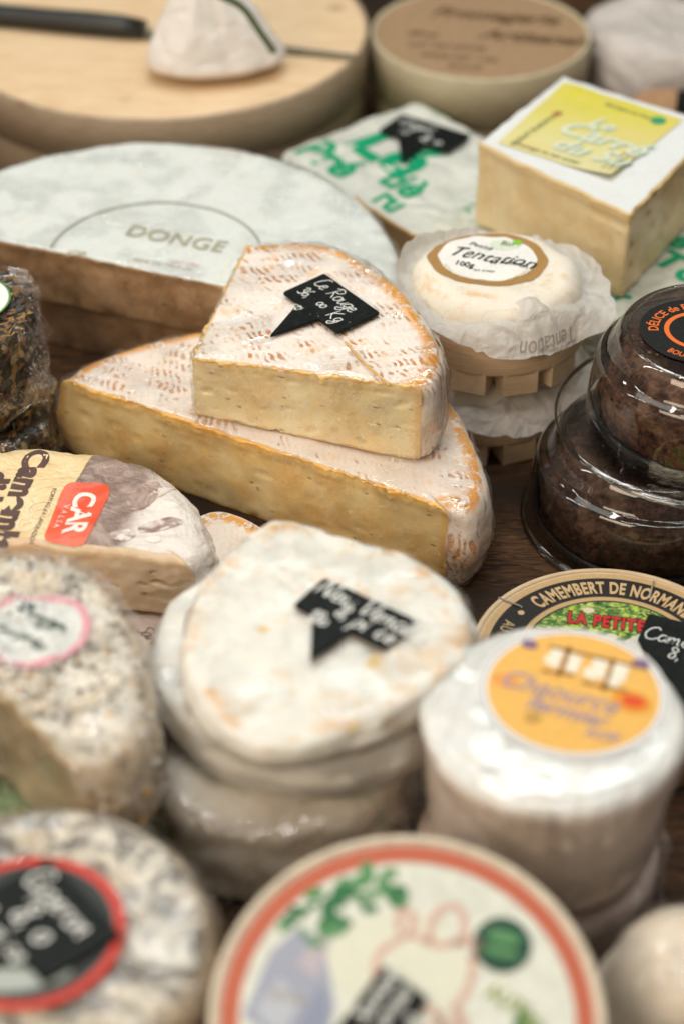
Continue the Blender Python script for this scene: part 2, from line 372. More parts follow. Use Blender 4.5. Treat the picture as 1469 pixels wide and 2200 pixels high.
def prism(poly, z0, z1, bev=.04):
    """flat plate with a bevelled top edge; poly 2d CCW or CW; z can be functions (x,y)->z"""
    p = np.array(poly, float); A = np.sum(p[:, 0]*np.roll(p[:, 1], -1)-np.roll(p[:, 0], -1)*p[:, 1])
    if A < 0: p = p[::-1]
    t = np.roll(p, -1, 0)-p; t /= np.linalg.norm(t, axis=1)[:, None]+1e-9; nn = np.stack([t[:, 1], -t[:, 0]], 1); vn = nn+np.roll(nn, 1, 0); vn /= (1+np.sum(nn*np.roll(nn, 1, 0), 1))[:, None]+.15
    f0 = z0 if callable(z0) else (lambda x, y: z0); f1 = z1 if callable(z1) else (lambda x, y: z1)
    V = []; n = len(p)
    for q in p: V.append((*q, f0(*q)))
    for q in p: V.append((*q, f1(*q)-bev))
    for q in p-vn*bev: V.append((*q, f1(*q)))
    F = [tuple(range(n))[::-1], tuple(range(2*n, 3*n))]
    for k in (0, 1):
        for i in range(n): F.append((k*n+i, k*n+(i+1) % n, (k+1)*n+(i+1) % n, (k+1)*n+i))
    return np.array(V), F
def rounded(pts, r=.15, k=5):
    out = []; n = len(pts)
    for i in range(n):
        a, b, c = np.array(pts[i-1], float), np.array(pts[i], float), np.array(pts[(i+1) % n], float)
        u = a-b; v = c-b; ru = min(r, .45*np.linalg.norm(u)); rv = min(r, .45*np.linalg.norm(v)); u /= np.linalg.norm(u); v /= np.linalg.norm(v)
        p, q = b+u*ru, b+v*rv
        for j in range(k+1):
            t = j/k; out.append(p*(1-t)**2+2*b*t*(1-t)+q*t*t)
    return out
def tube(path, r, k=8, closed=False):
    V, F = [], []; path = [np.array(q, float) for q in path]; n = len(path)
    rr = r if hasattr(r, '__len__') else [r]*n
    for i, q in enumerate(path):
        t = path[min(i+1, n-1)]-path[max(i-1, 0)]; t /= np.linalg.norm(t)+1e-9
        a = np.cross(t, (0, 0, 1.0)); a = a/np.linalg.norm(a) if np.linalg.norm(a) > 1e-3 else np.array((1., 0, 0)); b = np.cross(a, t)
        for j in range(k): w_ = 2*math.pi*j/k; V.append(q+rr[i]*(a*math.cos(w_)+b*math.sin(w_)))
    for i in range(n-1):
        for j in range(k): F.append((i*k+j, i*k+(j+1) % k, (i+1)*k+(j+1) % k, (i+1)*k+j))
    F.append(tuple(range(k))); F.append(tuple(range((n-1)*k, n*k))[::-1])
    return np.array(V), F
def join(*vf):
    V, F = [], []; o = 0
    for v, f in vf:
        if len(v) == 0: continue
        V.append(np.asarray(v)); F += [tuple(i+o for i in q) for q in f]; o += len(v)
    return np.concatenate(V), F
# --- lettering ------------------------------------------------------------
def text2d(s, size=1.0, bold=0.0, cond=1.0, shear=0.0, space=1.0, ext=None):
    cu = bpy.data.curves.new('lettering', 'FONT'); cu.body = s; cu.size = 1; cu.offset = bold; cu.shear = shear; cu.space_character = space; cu.resolution_u = 4
    o = bpy.data.objects.new('lettering', cu); COL.objects.link(o); dg = bpy.context.evaluated_depsgraph_get()
    me = bpy.data.meshes.new_from_object(o.evaluated_get(dg)); V = np.array([v.co[:2] for v in me.vertices]).reshape(-1, 2); F = [tuple(p.vertices) for p in me.polygons]
    bpy.data.objects.remove(o); bpy.data.curves.remove(cu); bpy.data.meshes.remove(me)
    V = V*np.array([size*cond, size])
    return V, F
def patch(poly, L=.25):
    """triangulated polygon with inner points, for draping"""
    p = np.array(poly, float); lo, hi = p.min(0), p.max(0); import bmesh
    bm = bmesh.new(); vs = [bm.verts.new((*q, 0)) for q in p]; bm.faces.new(vs)
    for ax in (0, 1):
        k = lo[ax]+L
        while k < hi[ax]:
            co = [0, 0, 0]; co[ax] = k; no = [0, 0, 0]; no[ax] = 1
            bmesh.ops.bisect_plane(bm, geom=bm.verts[:]+bm.edges[:]+bm.faces[:], plane_co=co, plane_no=no); k += L
    bmesh.ops.triangulate(bm, faces=bm.faces[:]); bm.verts.index_update(); V = np.array([v.co[:2] for v in bm.verts]); F = [tuple(v.index for v in f.verts) for f in bm.faces]; bm.free()
    return V, F
def up(F, V):  # faces turned upward
    o = []
    for f in F:
        a, b, c = V[f[0]], V[f[1]], V[f[2]]
        o.append(f if (b[0]-a[0])*(c[1]-a[1])-(b[1]-a[1])*(c[0]-a[0]) >= 0 else f[::-1])
    return o
class Frame:
    """text frame lying on a level (or sloping) surface: origin, reading direction, up direction"""
    def __init__(s, o, x, mir=1): s.o = np.array(o, float); s.x = np.array(x, float)/np.linalg.norm(x); s.y = np.array((-s.x[1], s.x[0]))*mir
    def __call__(s, V): return s.o+np.outer(V[:, 0], s.x)+np.outer(V[:, 1], s.y)
def lift(V2, z, eps):
    if isinstance(z, BVHTree):
        out = []
        last = 0
        for q in V2:
            h = z.ray_cast(Vector((q[0], q[1], 200)), Vector((0, 0, -1)))[0]
            if h is not None: last = h.z
            out.append((q[0], q[1], last+eps))
        return np.array(out)
    if callable(z): return np.array([(q[0], q[1], z(q[0], q[1])+eps) for q in V2])
    return np.c_[V2, np.full(len(V2), z+eps)]
def flatmesh(t, name, VF, fr, z, m, eps=.02, parent=None, th=0, label=None):
    V, F = VF; 
    if len(V) == 0: return
    W = fr(V) if fr else V; F = up(F, W); L3 = lift(W, z, eps)
    if isinstance(z, BVHTree): top = L3[:, 2].max(); F = [f for f in F if min(L3[i, 2] for i in f) > top-.7 and max(L3[i, 2] for i in f)-min(L3[i, 2] for i in f) < .45]
    return t.part(name, L3, F, m, parent, smooth=False, label=label)
def arc_text(s, size, R, a_mid, bold=.0, cond=.75, gap=1.0, inward=False, start=None):
    """letters along a circle about (0,0); a_mid in degrees; inward: tops point to the centre"""
    V, F = text2d(s, size, bold, cond, space=gap); w_ = V[:, 0].max(); x = V[:, 0]-w_/2; y = V[:, 1]
    if start is not None: a_mid = start-math.degrees(w_/2/R)
    if inward: a = R_(a_mid)+x/R; r = R-y
    else: a = R_(a_mid)-x/R; r = R+y
    return np.c_[r*np.cos(a), r*np.sin(a)], F
def ring2(r0, r1, n=96, a0=0, a1=360):
    V, F = [], []
    for i in range(n+1):
        a = R_(a0+(a1-a0)*i/n); V += [(r0*math.cos(a), r0*math.sin(a)), (r1*math.cos(a), r1*math.sin(a))]
    for i in range(n): F.append((2*i, 2*i+1, 2*i+3, 2*i+2))
    return np.array(V), F
def disc2(r, n=64, e=1.0, c=(0, 0), rings=6):
    V = [(c[0], c[1])]; F = []
    for k in range(1, rings+1):
        for i in range(n): a = 2*math.pi*i/n; V.append((c[0]+r*k/rings*math.cos(a), c[1]+r*k/rings*e*math.sin(a)))
    for i in range(n): F.append((0, 1+i, 1+(i+1) % n))
    for k in range(rings-1):
        for i in range(n): F.append((1+k*n+i, 1+(k+1)*n+i, 1+(k+1)*n+(i+1) % n, 1+k*n+(i+1) % n))
    return np.array(V), F
STK = {
 'L': [[(.5, .95), (.25, .9), (.08, .5), (.1, .1), (.35, .0), (.6, .15)]], 'e': [[(.05, .22), (.32, .3), (.3, .48), (.12, .42), (.05, .2), (.2, .0), (.45, .12)]],
 'R': [[(.12, .0), (.2, .95)], [(-.05, .8), (.3, 1), (.6, .85), (.5, .58), (.18, .48), (.4, .25), (.62, .0)]], 'o': [[(.3, .5), (.08, .38), (.08, .1), (.28, .0), (.44, .2), (.36, .45), (.28, .5), (.5, .42)]],
 'u': [[(.05, .5), (.06, .12), (.2, .0), (.38, .2), (.42, .5), (.42, .12), (.52, .02)]], 'g': [[(.42, .48), (.18, .5), (.05, .25), (.2, .06), (.4, .3), (.44, .5), (.42, -.15), (.22, -.42), (.02, -.25), (.5, .08)]],
 'K': [[(.12, 1), (.08, .0)], [(.6, .95), (.14, .45), (.62, .0)]], '3': [[(.05, .85), (.3, 1), (.45, .78), (.2, .55), (.48, .35), (.3, .02), (.02, .12)]], '6': [[(.45, .95), (.15, .7), (.03, .3), (.2, .0), (.42, .15), (.4, .42), (.1, .35)]],
 '0': [[(.28, .55), (.05, .4), (.05, .12), (.25, .0), (.42, .2), (.36, .48), (.28, .55)]], ',': [[(.1, .08), (.05, -.2)]], '8': [[(.38, .85), (.2, 1), (.05, .8), (.38, .35), (.3, .02), (.08, .05), (.08, .3), (.4, .7), (.38, .85)]],
 'C': [[(.65, .85), (.5, 1), (.2, .85), (.03, .45), (.15, .05), (.45, .0), (.7, .2)]], 'a': [[(.4, .48), (.15, .5), (.04, .2), (.18, .0), (.38, .2), (.42, .5), (.42, .12), (.52, .02)]],
 'm': [[(.02, .5), (.06, .0), (.1, .35), (.25, .5), (.3, .3), (.3, .02), (.34, .35), (.5, .5), (.55, .3), (.56, .05), (.66, .02)]], 'n': [[(.02, .5), (.06, .0), (.1, .35), (.27, .5), (.33, .3), (.34, .05), (.44, .02)]],
 'V': [[(.0, 1), (.25, .0), (.6, 1)]], 'd': [[(.4, .45), (.15, .5), (.04, .2), (.2, .0), (.4, .25), (.48, 1), (.44, .1), (.54, .02)]], 'N': [[(.02, .0), (.08, 1), (.5, .0), (.6, 1)]], 't': [[(.2, .9), (.15, .1), (.3, .0)], [(.0, .55), (.4, .58)]],
 'r': [[(.04, .5), (.06, .0)], [(.06, .3), (.2, .5), (.34, .44)]], 'i': [[(.08, .5), (.08, .08), (.18, .0)], [(.1, .72), (.11, .76)]], '1': [[(.0, .7), (.2, 1), (.16, .0)]], 's': [[(.32, .45), (.12, .5), (.08, .32), (.3, .18), (.2, .0), (.02, .06)]],
 'b': [[(.06, 1), (.06, .05), (.25, .0), (.4, .25), (.25, .46), (.08, .3)]], 'p': [[(.05, .5), (.03, -.4)], [(.05, .4), (.28, .5), (.4, .25), (.2, .02), (.06, .12)]], 'h': [[(.06, 1), (.06, .0)], [(.06, .3), (.26, .5), (.34, .3), (.36, .0)]], 'c': [[(.36, .42), (.15, .5), (.04, .2), (.2, .0), (.4, .1)]],
 'l': [[(.1, .0), (.2, .6), (.18, .98), (.06, .8), (.12, .1), (.3, .05)]], 'T': [[(.0, .95), (.65, 1)], [(.33, .97), (.25, .0)]], 'E': [[(.5, 1), (.15, .9), (.1, .6), (.4, .52), (.08, .4), (.05, .08), (.5, .02)]], '€': [[(.6, .85), (.3, 1), (.08, .5), (.3, .0), (.6, .12)], [(.0, .6), (.45, .62)], [(.0, .42), (.42, .43)]],
 'S': [[(.5, .85), (.3, 1), (.1, .8), (.45, .35), (.3, .02), (.02, .15)]], 'J': [[(.1, .9), (.6, 1)], [(.4, 1), (.35, .2), (.15, .0), (.0, .2)]], 'B': [[(.1, .0), (.12, 1), (.42, .85), (.12, .52), (.5, .3), (.1, .0)]], '-': [[(.0, .35), (.4, .35)]], '.': [[(.1, .02), (.12, .04)]], 'P': [[(.1, .0), (.14, 1), (.5, .85), (.4, .5), (.12, .45)]],
 'v': [[(.0, .5), (.15, .0), (.36, .5)]], 'f': [[(.4, .9), (.2, .95), (.15, .0), (.1, -.35)], [(.0, .5), (.36, .52)]], 'é': [[(.05, .22), (.32, .3), (.3, .48), (.12, .42), (.05, .2), (.2, .0), (.45, .12)], [(.2, .7), (.36, .88)]], 'G': [[(.6, .85), (.3, 1), (.05, .5), (.25, .0), (.55, .1), (.58, .4), (.35, .42)]],
}
ADV = {'m': .72, 'R': .68, 'C': .72, 'K': .7, 'V': .6, 'N': .72, 'i': .24, ',': .22, ' ': .35, 'l': .32, 'r': .4, 't': .4, 'T': .6, 'L': .55, '€': .7, '1': .35, '.': .25, 's': .38, 'D': .7}
def ribbons(strokes, wd):
    V, F = [], []
    for s in strokes:
        q = crom(s, False, 7) if len(s) > 2 else [np.array(s[0], float), (np.array(s[0])+np.array(s[1]))/2, np.array(s[1], float)]
        n = len(q); b = len(V)
        for i in range(n):
            t = q[min(i+1, n-1)]-q[max(i-1, 0)]; t = t/(np.linalg.norm(t)+1e-9); m = np.array((-t[1], t[0]))
            ww = wd*(.85+.3*abs(math.sin(i*.7+b)))/2
            if i in (0, n-1): ww *= .7
            V += [q[i]+m*ww, q[i]-m*ww]
        for i in range(n-1): F.append((b+2*i, b+2*i+1, b+2*i+3, b+2*i+2))
        for e in (0, n-1):
            c = len(V); V.append(q[e])
            for k in range(8): V.append(q[e]+wd*.4*np.array((math.cos(k*math.pi/4), math.sin(k*math.pi/4))))
            for k in range(8): F.append((c, c+1+k, c+1+(k+1) % 8))
    return np.array(V), F
def hand(s, size, wd, o=(0, 0), slant=.18, rot=0):
    x = 0; st = []
    for ch in s:
        for k in STK.get(ch, []): st.append([(o[0]+(x+a+b*slant)*size*math.cos(rot)-b*size*math.sin(rot), o[1]+(x+a+b*slant)*size*math.sin(rot)+b*size*math.cos(rot)) for a, b in k])
        x += ADV.get(ch, .5)
    return ribbons(st, wd)
def scal(VF, k): return VF[0]*k, VF[1]
def mv(VF, dx, dy, rot=0):
    c, s = math.cos(rot), math.sin(rot); V = VF[0]; return np.c_[V[:, 0]*c-V[:, 1]*s+dx, V[:, 0]*s+V[:, 1]*c+dy], VF[1]
def mk_tag(label, B, C, A, tip, z, zt, texts, tail=(.28, .66), group='black price tags', th=.13, lean=None):
    """arrow shaped slate price tag. B,C: ends of the top edge, A: lower left corner, tip: tip of the tail (points of the picture) lying at z"""
    b, c, a, tp = [P(*q, z) for q in (B, C, A, tip)]; x = (c-b)/np.linalg.norm(c-b); W = np.linalg.norm(c-b); y = np.array((-x[1], x[0])); H = -np.dot(a-b, y)
    o = b-y*H; t2 = (np.dot(tp-o, x), np.dot(tp-o, y)) if tip is not None else None
    poly = [(0, 0), (tail[0]*W, 0), t2, (tail[1]*W, 0), (W, 0), (W, H), (0, H)]
    pl = [poly[0], poly[1], poly[2], poly[3]]+poly[4:]
    rp = []
    for i, q in enumerate(pl):
        rr = {1: .04, 3: .04, 2: .03}.get(i, .14); a_, c_ = pl[i-1], pl[(i+1) % len(pl)]
        rp += rounded3(a_, q, c_, rr)
    fr = Frame(o, x); w2 = fr(np.array(rp)); zf = zt if callable(zt) else (lambda X, Y: zt)
    cen = w2.mean(0); t = Thing('price_tag', label, 'price tag', (cen[0], cen[1], zf(*cen)), group)
    V, F = prism(w2, lambda X, Y: zf(X, Y)+.02, lambda X, Y: zf(X, Y)+.02+th, .03); t.part('board', V, F, slate(), smooth=False)
    vf = join(*[tx(W, H) for tx in texts]); flatmesh(t, 'writing', vf, fr, lambda X, Y: zf(X, Y)+.02+th, chalk(), .012)
    return t
def rounded3(a, b, c, r, k=4):
    a, b, c = map(lambda v: np.array(v, float), (a, b, c)); u = a-b; v = c-b; ru = min(r, .45*np.linalg.norm(u)); rv = min(r, .45*np.linalg.norm(v)); u /= np.linalg.norm(u); v /= np.linalg.norm(v); p, q = b+u*ru, b+v*rv
    return [tuple(p*(1-j/k)**2+2*b*(j/k)*(1-j/k)+q*(j/k)**2) for j in range(k+1)]
def plane3(p, q, r):
    p, q, r = map(lambda v: np.array(v, float), (p, q, r)); n = np.cross(q-p, r-p)
    return lambda X, Y: p[2]-(n[0]*(X-p[0])+n[1]*(Y-p[1]))/n[2]
def P3(x, y, z): q = P(x, y, z); return np.array((q[0], q[1], z))
# ================================================================== the counter
def counter():
    nx, ny = 60, 70; V = []; F = []
    for j in range(ny+1):
        for i in range(nx+1):
            x = -90+180*i/nx; y = -60+200*j/ny; V.append((x, y, 0))
    for j in range(ny):
        for i in range(nx): a = j*(nx+1)+i; F.append((a, a+1, a+nx+2, a+nx+1))
    return setting('counter', V, F, dark_wood())
counter()
setting('back_wall', [(-120, 140, 0), (120, 140, 0), (120, 140, 60), (-120, 140, 60)], [(0, 1, 2, 3)], flat((.014, .02, .018), .8))

# ================================================================== washed rind half wheel and the wedge on it
WH = 4.3
def half_wheel():
    t = Thing('half_wheel_cheese', 'large half wheel of orange tinged rind cheese lying under the tagged wedge', 'cheese', (-3, 7, 0))
    L = P(125, 812, WH); Rt = P(963, 1090, WH)
    cv = [Rt, P(1010, 1105, WH), P(1047, 1055, WH), P(1040, 990, WH), P(1000, 900, WH), P(945, 815, WH), (2.6, 13.3), (-1.5, 14.9), P(430, 704, WH), P(290, 735, WH), P(190, 770, WH), L]
    cv = [cv[0]]+[tuple(c) for c in cv[1:]]
    ol = outline(cv, [], ds=.2)
    def dent(x, y, z, cut, vz):
        if not cut: return .10*abs(nz(x*1.1, y*1.1, z*.8))
        d = .10*max(0, nz(x*.5, y*.5, z*.7+5))
        p = nz(x*1.6, z*3.2, 9.1)
        return d+max(0, p-.42)*.5
    d = slab(ol, 0, WH, rt=.75, rb=.7, ns=24, nr=34, bulge=.25, amp=.10, fr=.35, samp=.16, sfr=.5, seed=3.1, jag=.24, dent=dent)
    put(t, d, rind_orange(R_(24), .8, (.82, .75, .68)), paste((.97, .78, .42), (.93, .65, .26), (.80, .38, .03)))
    f = slab(ol, 0, WH, rt=.85, rb=.7, rc=.25, ns=16, nr=26, bulge=.2, out=.12, amp=.14, fr=.5, samp=.16, sfr=1.3, seed=8)
    f['V'][:, 2] += .13
    put(t, f, film(.03, .45, crease=.6), film(.07, .9), 'cling_film', 'cling_film'); return d
HW = half_wheel()
def wedge():
    t = Thing('wedge_cheese', 'cling filmed wedge with ridged white top and creamy cut face, on the half wheel', 'cheese', (-1, 9, WH))
    FL, FR, BK = P3(415, 772, 7.55), P3(906, 832, 8.45), P3(535, 520, 8.0)
    pl = plane3(FL, FR, BK); zf = lambda q: np.array([pl(*k) for k in np.atleast_2d(q)])
    pt = lambda x, y, z: P(x, y, z)
    cv = [tuple(FR[:2]), pt(938, 822, 8.4), pt(952, 770, 8.35), pt(935, 720, 8.3), pt(880, 645, 8.25), pt(800, 575, 8.2), pt(720, 535, 8.1), pt(630, 517, 8.05), tuple(BK[:2])]
    ol = outline(cv, [tuple(FL[:2]+np.array((-.05, .1)))], ds=.15)
    def dent(x, y, z, cut, vz):
        if not cut: return .08*abs(nz(x*1.3, y*1.3, z))
        d = .07*max(0, nz(x*.7, y*.7, z*.8+2))
        p = nz(x*1.7+4, z*3.5, 2.7)
        return d+max(0, p-.40)*.9+(.10*max(0, .12-vz)/.12)
    d = slab(ol, WH+.05, 8, rt=.7, rb=.5, ns=26, nr=36, bulge=.22, amp=.09, fr=.55, samp=.12, sfr=.6, seed=5.2, jag=.20, dent=dent, zf=zf)
    put(t, d, rind_orange(R_(2), 1.0, (.84, .79, .73)), paste((.98, .85, .55), (.95, .75, .40), (.76, .42, .09)))
    f = slab(ol, WH+.03, 8, rt=.8, rb=.5, rc=.27, ns=18, nr=30, bulge=.25, out=.13, amp=.10, fr=.8, samp=.16, sfr=1.2, seed=2, zf=lambda q: zf(q)+.16)
    put(t, f, film(.015, .40, crease=.5), film(.10, .8), 'cling_film', 'cling_film')
    # twisted orange string lying over the rim
    pa = []
    for k in range(14):
        u = k/13; x, y = 742+(835-742)*u, 738+(832-738)*u+6*math.sin(u*3); q = P(x, y, 8.3); pa.append((q[0], q[1], pl(q[0], q[1])+.17+(-.1*max(0, u-.9)*10)))
    V, F = tube(pa, [.045+.02*abs(math.sin(k*1.9)) for k in range(14)]); t.part('orange_thread', V, F, flat((.72, .44, .14), .5))
    return d, pl
WD, wpl = wedge()
def cow(o, s, w_=.035):
    S = [[(-.9, .1), (-.6, .45), (-.2, .5), (.05, .2), (-.1, -.3), (-.4, -.35), (-.9, -.35), (-.75, -.1), (-.9, .1)], [(.05, .4), (.15, .75), (.3, .5), (.45, .7), (.5, .4)], [(.5, .4), (.85, .45), (1., .2), (.7, .1)],
         [(.7, .1), (.65, -.3), (.4, -.6), (.15, -.45), (.05, -.1)], [(.32, .12), (.36, .14)], [(.2, -.3), (.35, -.42), (.5, -.3)], [(.8, .5), (.95, .7)], [(.05, .4), (.3, .45), (.5, .4)]]
    return ribbons([[(o[0]+a*s, o[1]+b*s) for a, b in k] for k in S], w_)
mk_tag('black arrow tag chalked Le Rouge with a little cow, on the tall wedge', (697, 601), (816, 692), (612, 637), (581, 721), 8.2, lambda X, Y: wpl(X, Y)+.16,
       [lambda W, H: hand('Le Rouge', .80, .05, (W*.08, H*.62), rot=-.05), lambda W, H: hand('36,', .62, .05, (W*.10, H*.20), rot=.1), lambda W, H: hand('00', .56, .05, (W*.42, H*.24)), lambda W, H: hand('Kg', .72, .05, (W*.66, H*.16)), lambda W, H: cow((W*.34, -.10*H), .30)])
# small hidden wedge under the half wheel's front
def low_piece():
    t = Thing('wedge_cheese', 'low piece of rind cheese peeping out in front of the half wheel', 'cheese', (-5.5, 0, 0))
    cv = [P(570, 1190, 2.3), P(590, 1150, 2.3), P(520, 1105, 2.3), P(455, 1095, 2.3), P(400, 1120, 2.3)]
    ol = outline([tuple(c) for c in cv], [tuple(P(400, 1200, 2.3)), tuple(P(480, 1215, 2.3))], ds=.25)
    d = slab(ol, 0, 2.3, rt=.3, ns=8, nr=8, seed=12, jag=.08); put(t, d, rind_orange(R_(30), .7), paste((.72, .50, .2), (.62, .38, .12)))
low_piece()

# ================================================================== big white half wheels at the back left
def donge():
    c = np.array((-10.2, 17.0)); R = 13.2; a = math.atan2(-3.9, 10.7)
    for k, (z0, z1, off, lab, nm) in enumerate([(0, 2.9, (.3, .45), 'brown sided half wheel lying directly under the white one printed DONGE', 'lower'), (3.0, 6.1, (0, 0), 'large white half wheel in cling film with faint print DONGE, behind the wedge', 'upper')]):
        t = Thing('half_wheel_cheese', lab, 'cheese', (c[0], c[1], z0), 'white half wheels')
        cv = [tuple(c+np.array(off)+R*np.array((math.cos(a+i/16*math.pi), math.sin(a+i/16*math.pi)*1.04))) for i in range(17)]
        ol = outline(cv, [], ds=.35)
        dent = lambda x, y, z, cut, vz: (.22*max(0, nz(x*.6, y*.6, z*.9+k*7)) if cut else .05)
        d = slab(ol, z0, z1, rt=.7, rb=.6, ns=12, nr=22, bulge=.2, amp=.12, fr=.16, samp=.15, seed=4+k*9, jag=.15, dent=dent)
        put(t, d, rind_white((.70, .74, .71), (.60, .60, .52), .4, .35, .05), paste((.52, .34, .19), (.32, .19, .09), (.36, .21, .10), coat=.2, pits=1.2 if k else .6))
        f = slab(ol, z0, z1+.1, rt=.8, rb=.6, rc=.2, ns=8, nr=22, out=.1, amp=.16, fr=.28, samp=.25, sfr=.5, seed=6+k)
        put(t, f, film(.06, .55, .09, (1, 1, 1), 1.0, 3.0), film(.05, .9), 'cling_film', 'cling_film')
        if k:
            b = bvh(d); fr = Frame(P(300, 500, 6.1)+np.array((.9, -.9)), P(430, 545, 6.1)-P(265, 500, 6.1))
            grey = ink((.50, .48, .38)); o = P(305, 600, 6.1)
            fo = Frame(P(265, 505, 6.1), P(430, 535, 6.1)-P(265, 505, 6.1))
            flatmesh(t, 'print', text2d('DONGE', 1.55, .01, .95, space=1.05), fo, b, ink((.40, .38, .26)), .05)
            A_, B_, C_ = P(103, 555, 6.1), P(325, 437, 6.1), P(548, 505, 6.1); M_ = np.array([B_-A_, C_-A_]); cc = np.linalg.solve(M_*2, [B_@B_-A_@A_, C_@C_-A_@A_]); r_ = np.linalg.norm(cc-A_)
            fc = Frame(cc, (1, 0)); flatmesh(t, 'print', ring2(r_-.06, r_+.06, 120, 12, 172), fc, b, ink((.33, .32, .24)), .05)
            flatmesh(t, 'print', text2d('BRIE DE MEAUX', .5, 0, .9), Frame(P(285, 560, 6.1), (1, -.33)), b, ink((.48, .45, .38)), .05)
            flatmesh(t, 'print', text2d('AOP', .6, 0.02, .9), Frame(P(138, 545, 6.1), (1, -.33)), b, ink((.40, .37, .24)), .05)
            flatmesh(t, 'print', mv(ring2(.42, .85, 40, 5, 175), 0, 0), Frame(P(322, 612, 6.1), (1, -.3)), b, ink((.08, .08, .09)), .055)
            flatmesh(t, 'print', text2d('LAIT CRU', .4, 0, .9), Frame(P(365, 563, 6.1), (1, -.33)), b, ink((.55, .30, .26)), .05)
donge()

# ================================================================== tops at the back
def lidded_box(name, label, cat, c, R, zt, h, w1, w2, lip=1.6, group=None):
    t = Thing(name, label, cat, (c[0], c[1], 0), group)
    V, F = lathe(c, [(R-.35, 0), (R-.2, .05), (R-.2, zt-h+.02)], 120); t.part('box_side', V, F, w2)
    V, F = lathe(c, [(R-.15, zt-h), (R, zt-h), (R, zt-.1), (R-.06, zt), (R-.22, zt), (R-.26, zt-.14)], 140); t.part('lid_rim', V, F, w2)
    V, F = disc2(R-.25, 96, rings=3); t.part('lid', np.c_[V+c, np.full(len(V), zt-.14)], F, w1, smooth=False)
    return t
def big_box():
    c = np.array((-11.0, 45.2)); zt = 6.3
    t = lidded_box('wooden_box', 'very large round wooden cheese box with a wrapped cheese on its lid', 'box', c, 12.6, zt, 2.9, wood((.80, .62, .40), (.68, .46, .26), .12, (.5, 4, 4)), wood((.46, .36, .25), (.34, .25, .16), 0, (1, 1, 9)), group='round wooden boxes')
    # black rod
    t2 = Thing('knife', 'black handled cheese knife lying on the big round wooden lid', 'knife', (-14, 47, zt))
    a = P3(-120, 22, zt+.5); b = P3(312, 62, zt+.5); V, F = tube([a+(b-a)*k/10 for k in range(11)], [.68, .72, .72, .7, .7, .7, .72, .74, .74, .70, .55], 12); t2.part('handle', V, F, flat((.012, .014, .013), .3))
    c0 = P3(300, 66, zt+.3); d0 = P3(760, 118, zt+.2); u = (d0-c0); u[2] = 0; u /= np.linalg.norm(u); m = np.array((-u[1], u[0], 0))
    bl = [c0+m*.35, d0+m*.1, d0-m*.25, c0-m*.45]; V = [q for q in bl]+[q-np.array((0, 0, .12)) for q in bl]; F = [(3, 2, 1, 0), (4, 5, 6, 7), (0, 1, 5, 4), (1, 2, 6, 5), (2, 3, 7, 6), (3, 0, 4, 7)]
    t2.part('blade', V, F, flat((.16, .17, .13), .3), smooth=False)
    t3 = Thing('wrapped_cheese', 'small pear shaped cheese twisted in clear and white wrap on the big round wooden lid', 'cheese', tuple(P3(455, 150, zt)))
    base = P(462, 140, zt); V = []; F = []; n = 72; rows = 34; hh = 6.2
    for r in range(rows+1):
        u = r/rows; z = zt+hh*u; pr = (3.75*math.sin(min(1, u*4.5+.35)*math.pi/2))*(1-max(0, u-.14)*1.02)**.9+.3
        for i in range(n):
            a = 2*math.pi*i/n; fold = 1+.13*math.cos(3*a+.6)*min(1,u*3+.3)+.05*math.sin(a*7+u*3+nz(math.cos(a)*2, math.sin(a)*2, u*2)*4)*min(1, u*2)+.05*fb(math.cos(a)*1.3, math.sin(a)*1.3, u*2)
            V.append((base[0]+pr*fold*math.cos(a)-.6*u, base[1]+pr*fold*math.sin(a)*.8, z))
    for r in range(rows):
        for i in range(n): F.append((r*n+i, r*n+(i+1) % n, (r+1)*n+(i+1) % n, (r+1)*n+i))
    F.append(tuple(range(rows*n, rows*n+n)))
    t3.part('paper_wrap', V, F, paper((.90, .85, .79), .1, 0, .12, .3, .5))
    pa = [P3(470, -10, zt+6.6), P3(520, 15, zt+5.6), P3(560, 70, zt+4.0), P3(588, 110, zt+2.4)]; pa = crom(pa, False, 6)
    V, F = tube(pa, .2, 8); t3.part('green_ribbon', V, F, flat((.10, .15, .06), .5))
big_box()
def box2():
    c = np.array((8.5, 45.9)); zt = 5.6; R = 6.75
    t = lidded_box('wooden_box', 'smaller round wooden cheese box with brown printed lid, beside the big box', 'box', c, R, zt, 3.2, flat((.36, .235, .13), .6), wood((.60, .53, .36), (.50, .43, .28), 0, (1, 1, 5)), group='round wooden boxes')
    ik = ink((.12, .065, .03)); z = zt-.14
    fr = Frame(c, (1, -.18))
    for s, sz, x, y, sh in [('Fromagerie', 1.9, -3.4, 2.2, .4), ('Artisanale', 1.9, .0, -.6, .4), ('affinee', .8, -4.4, -.9, 0), ('LAIT DE VACHE', .75, -4.2, -2.4, 0), ('POIDS NET 1 KG', .7, -3.2, -3.8, 0), ('FRANCE', .6, -1.4, -5.0, 0)]:
        flatmesh(t, 'print', mv(text2d(s, sz, .03, .9, sh), x, y), fr, z, ik, .02)
box2()
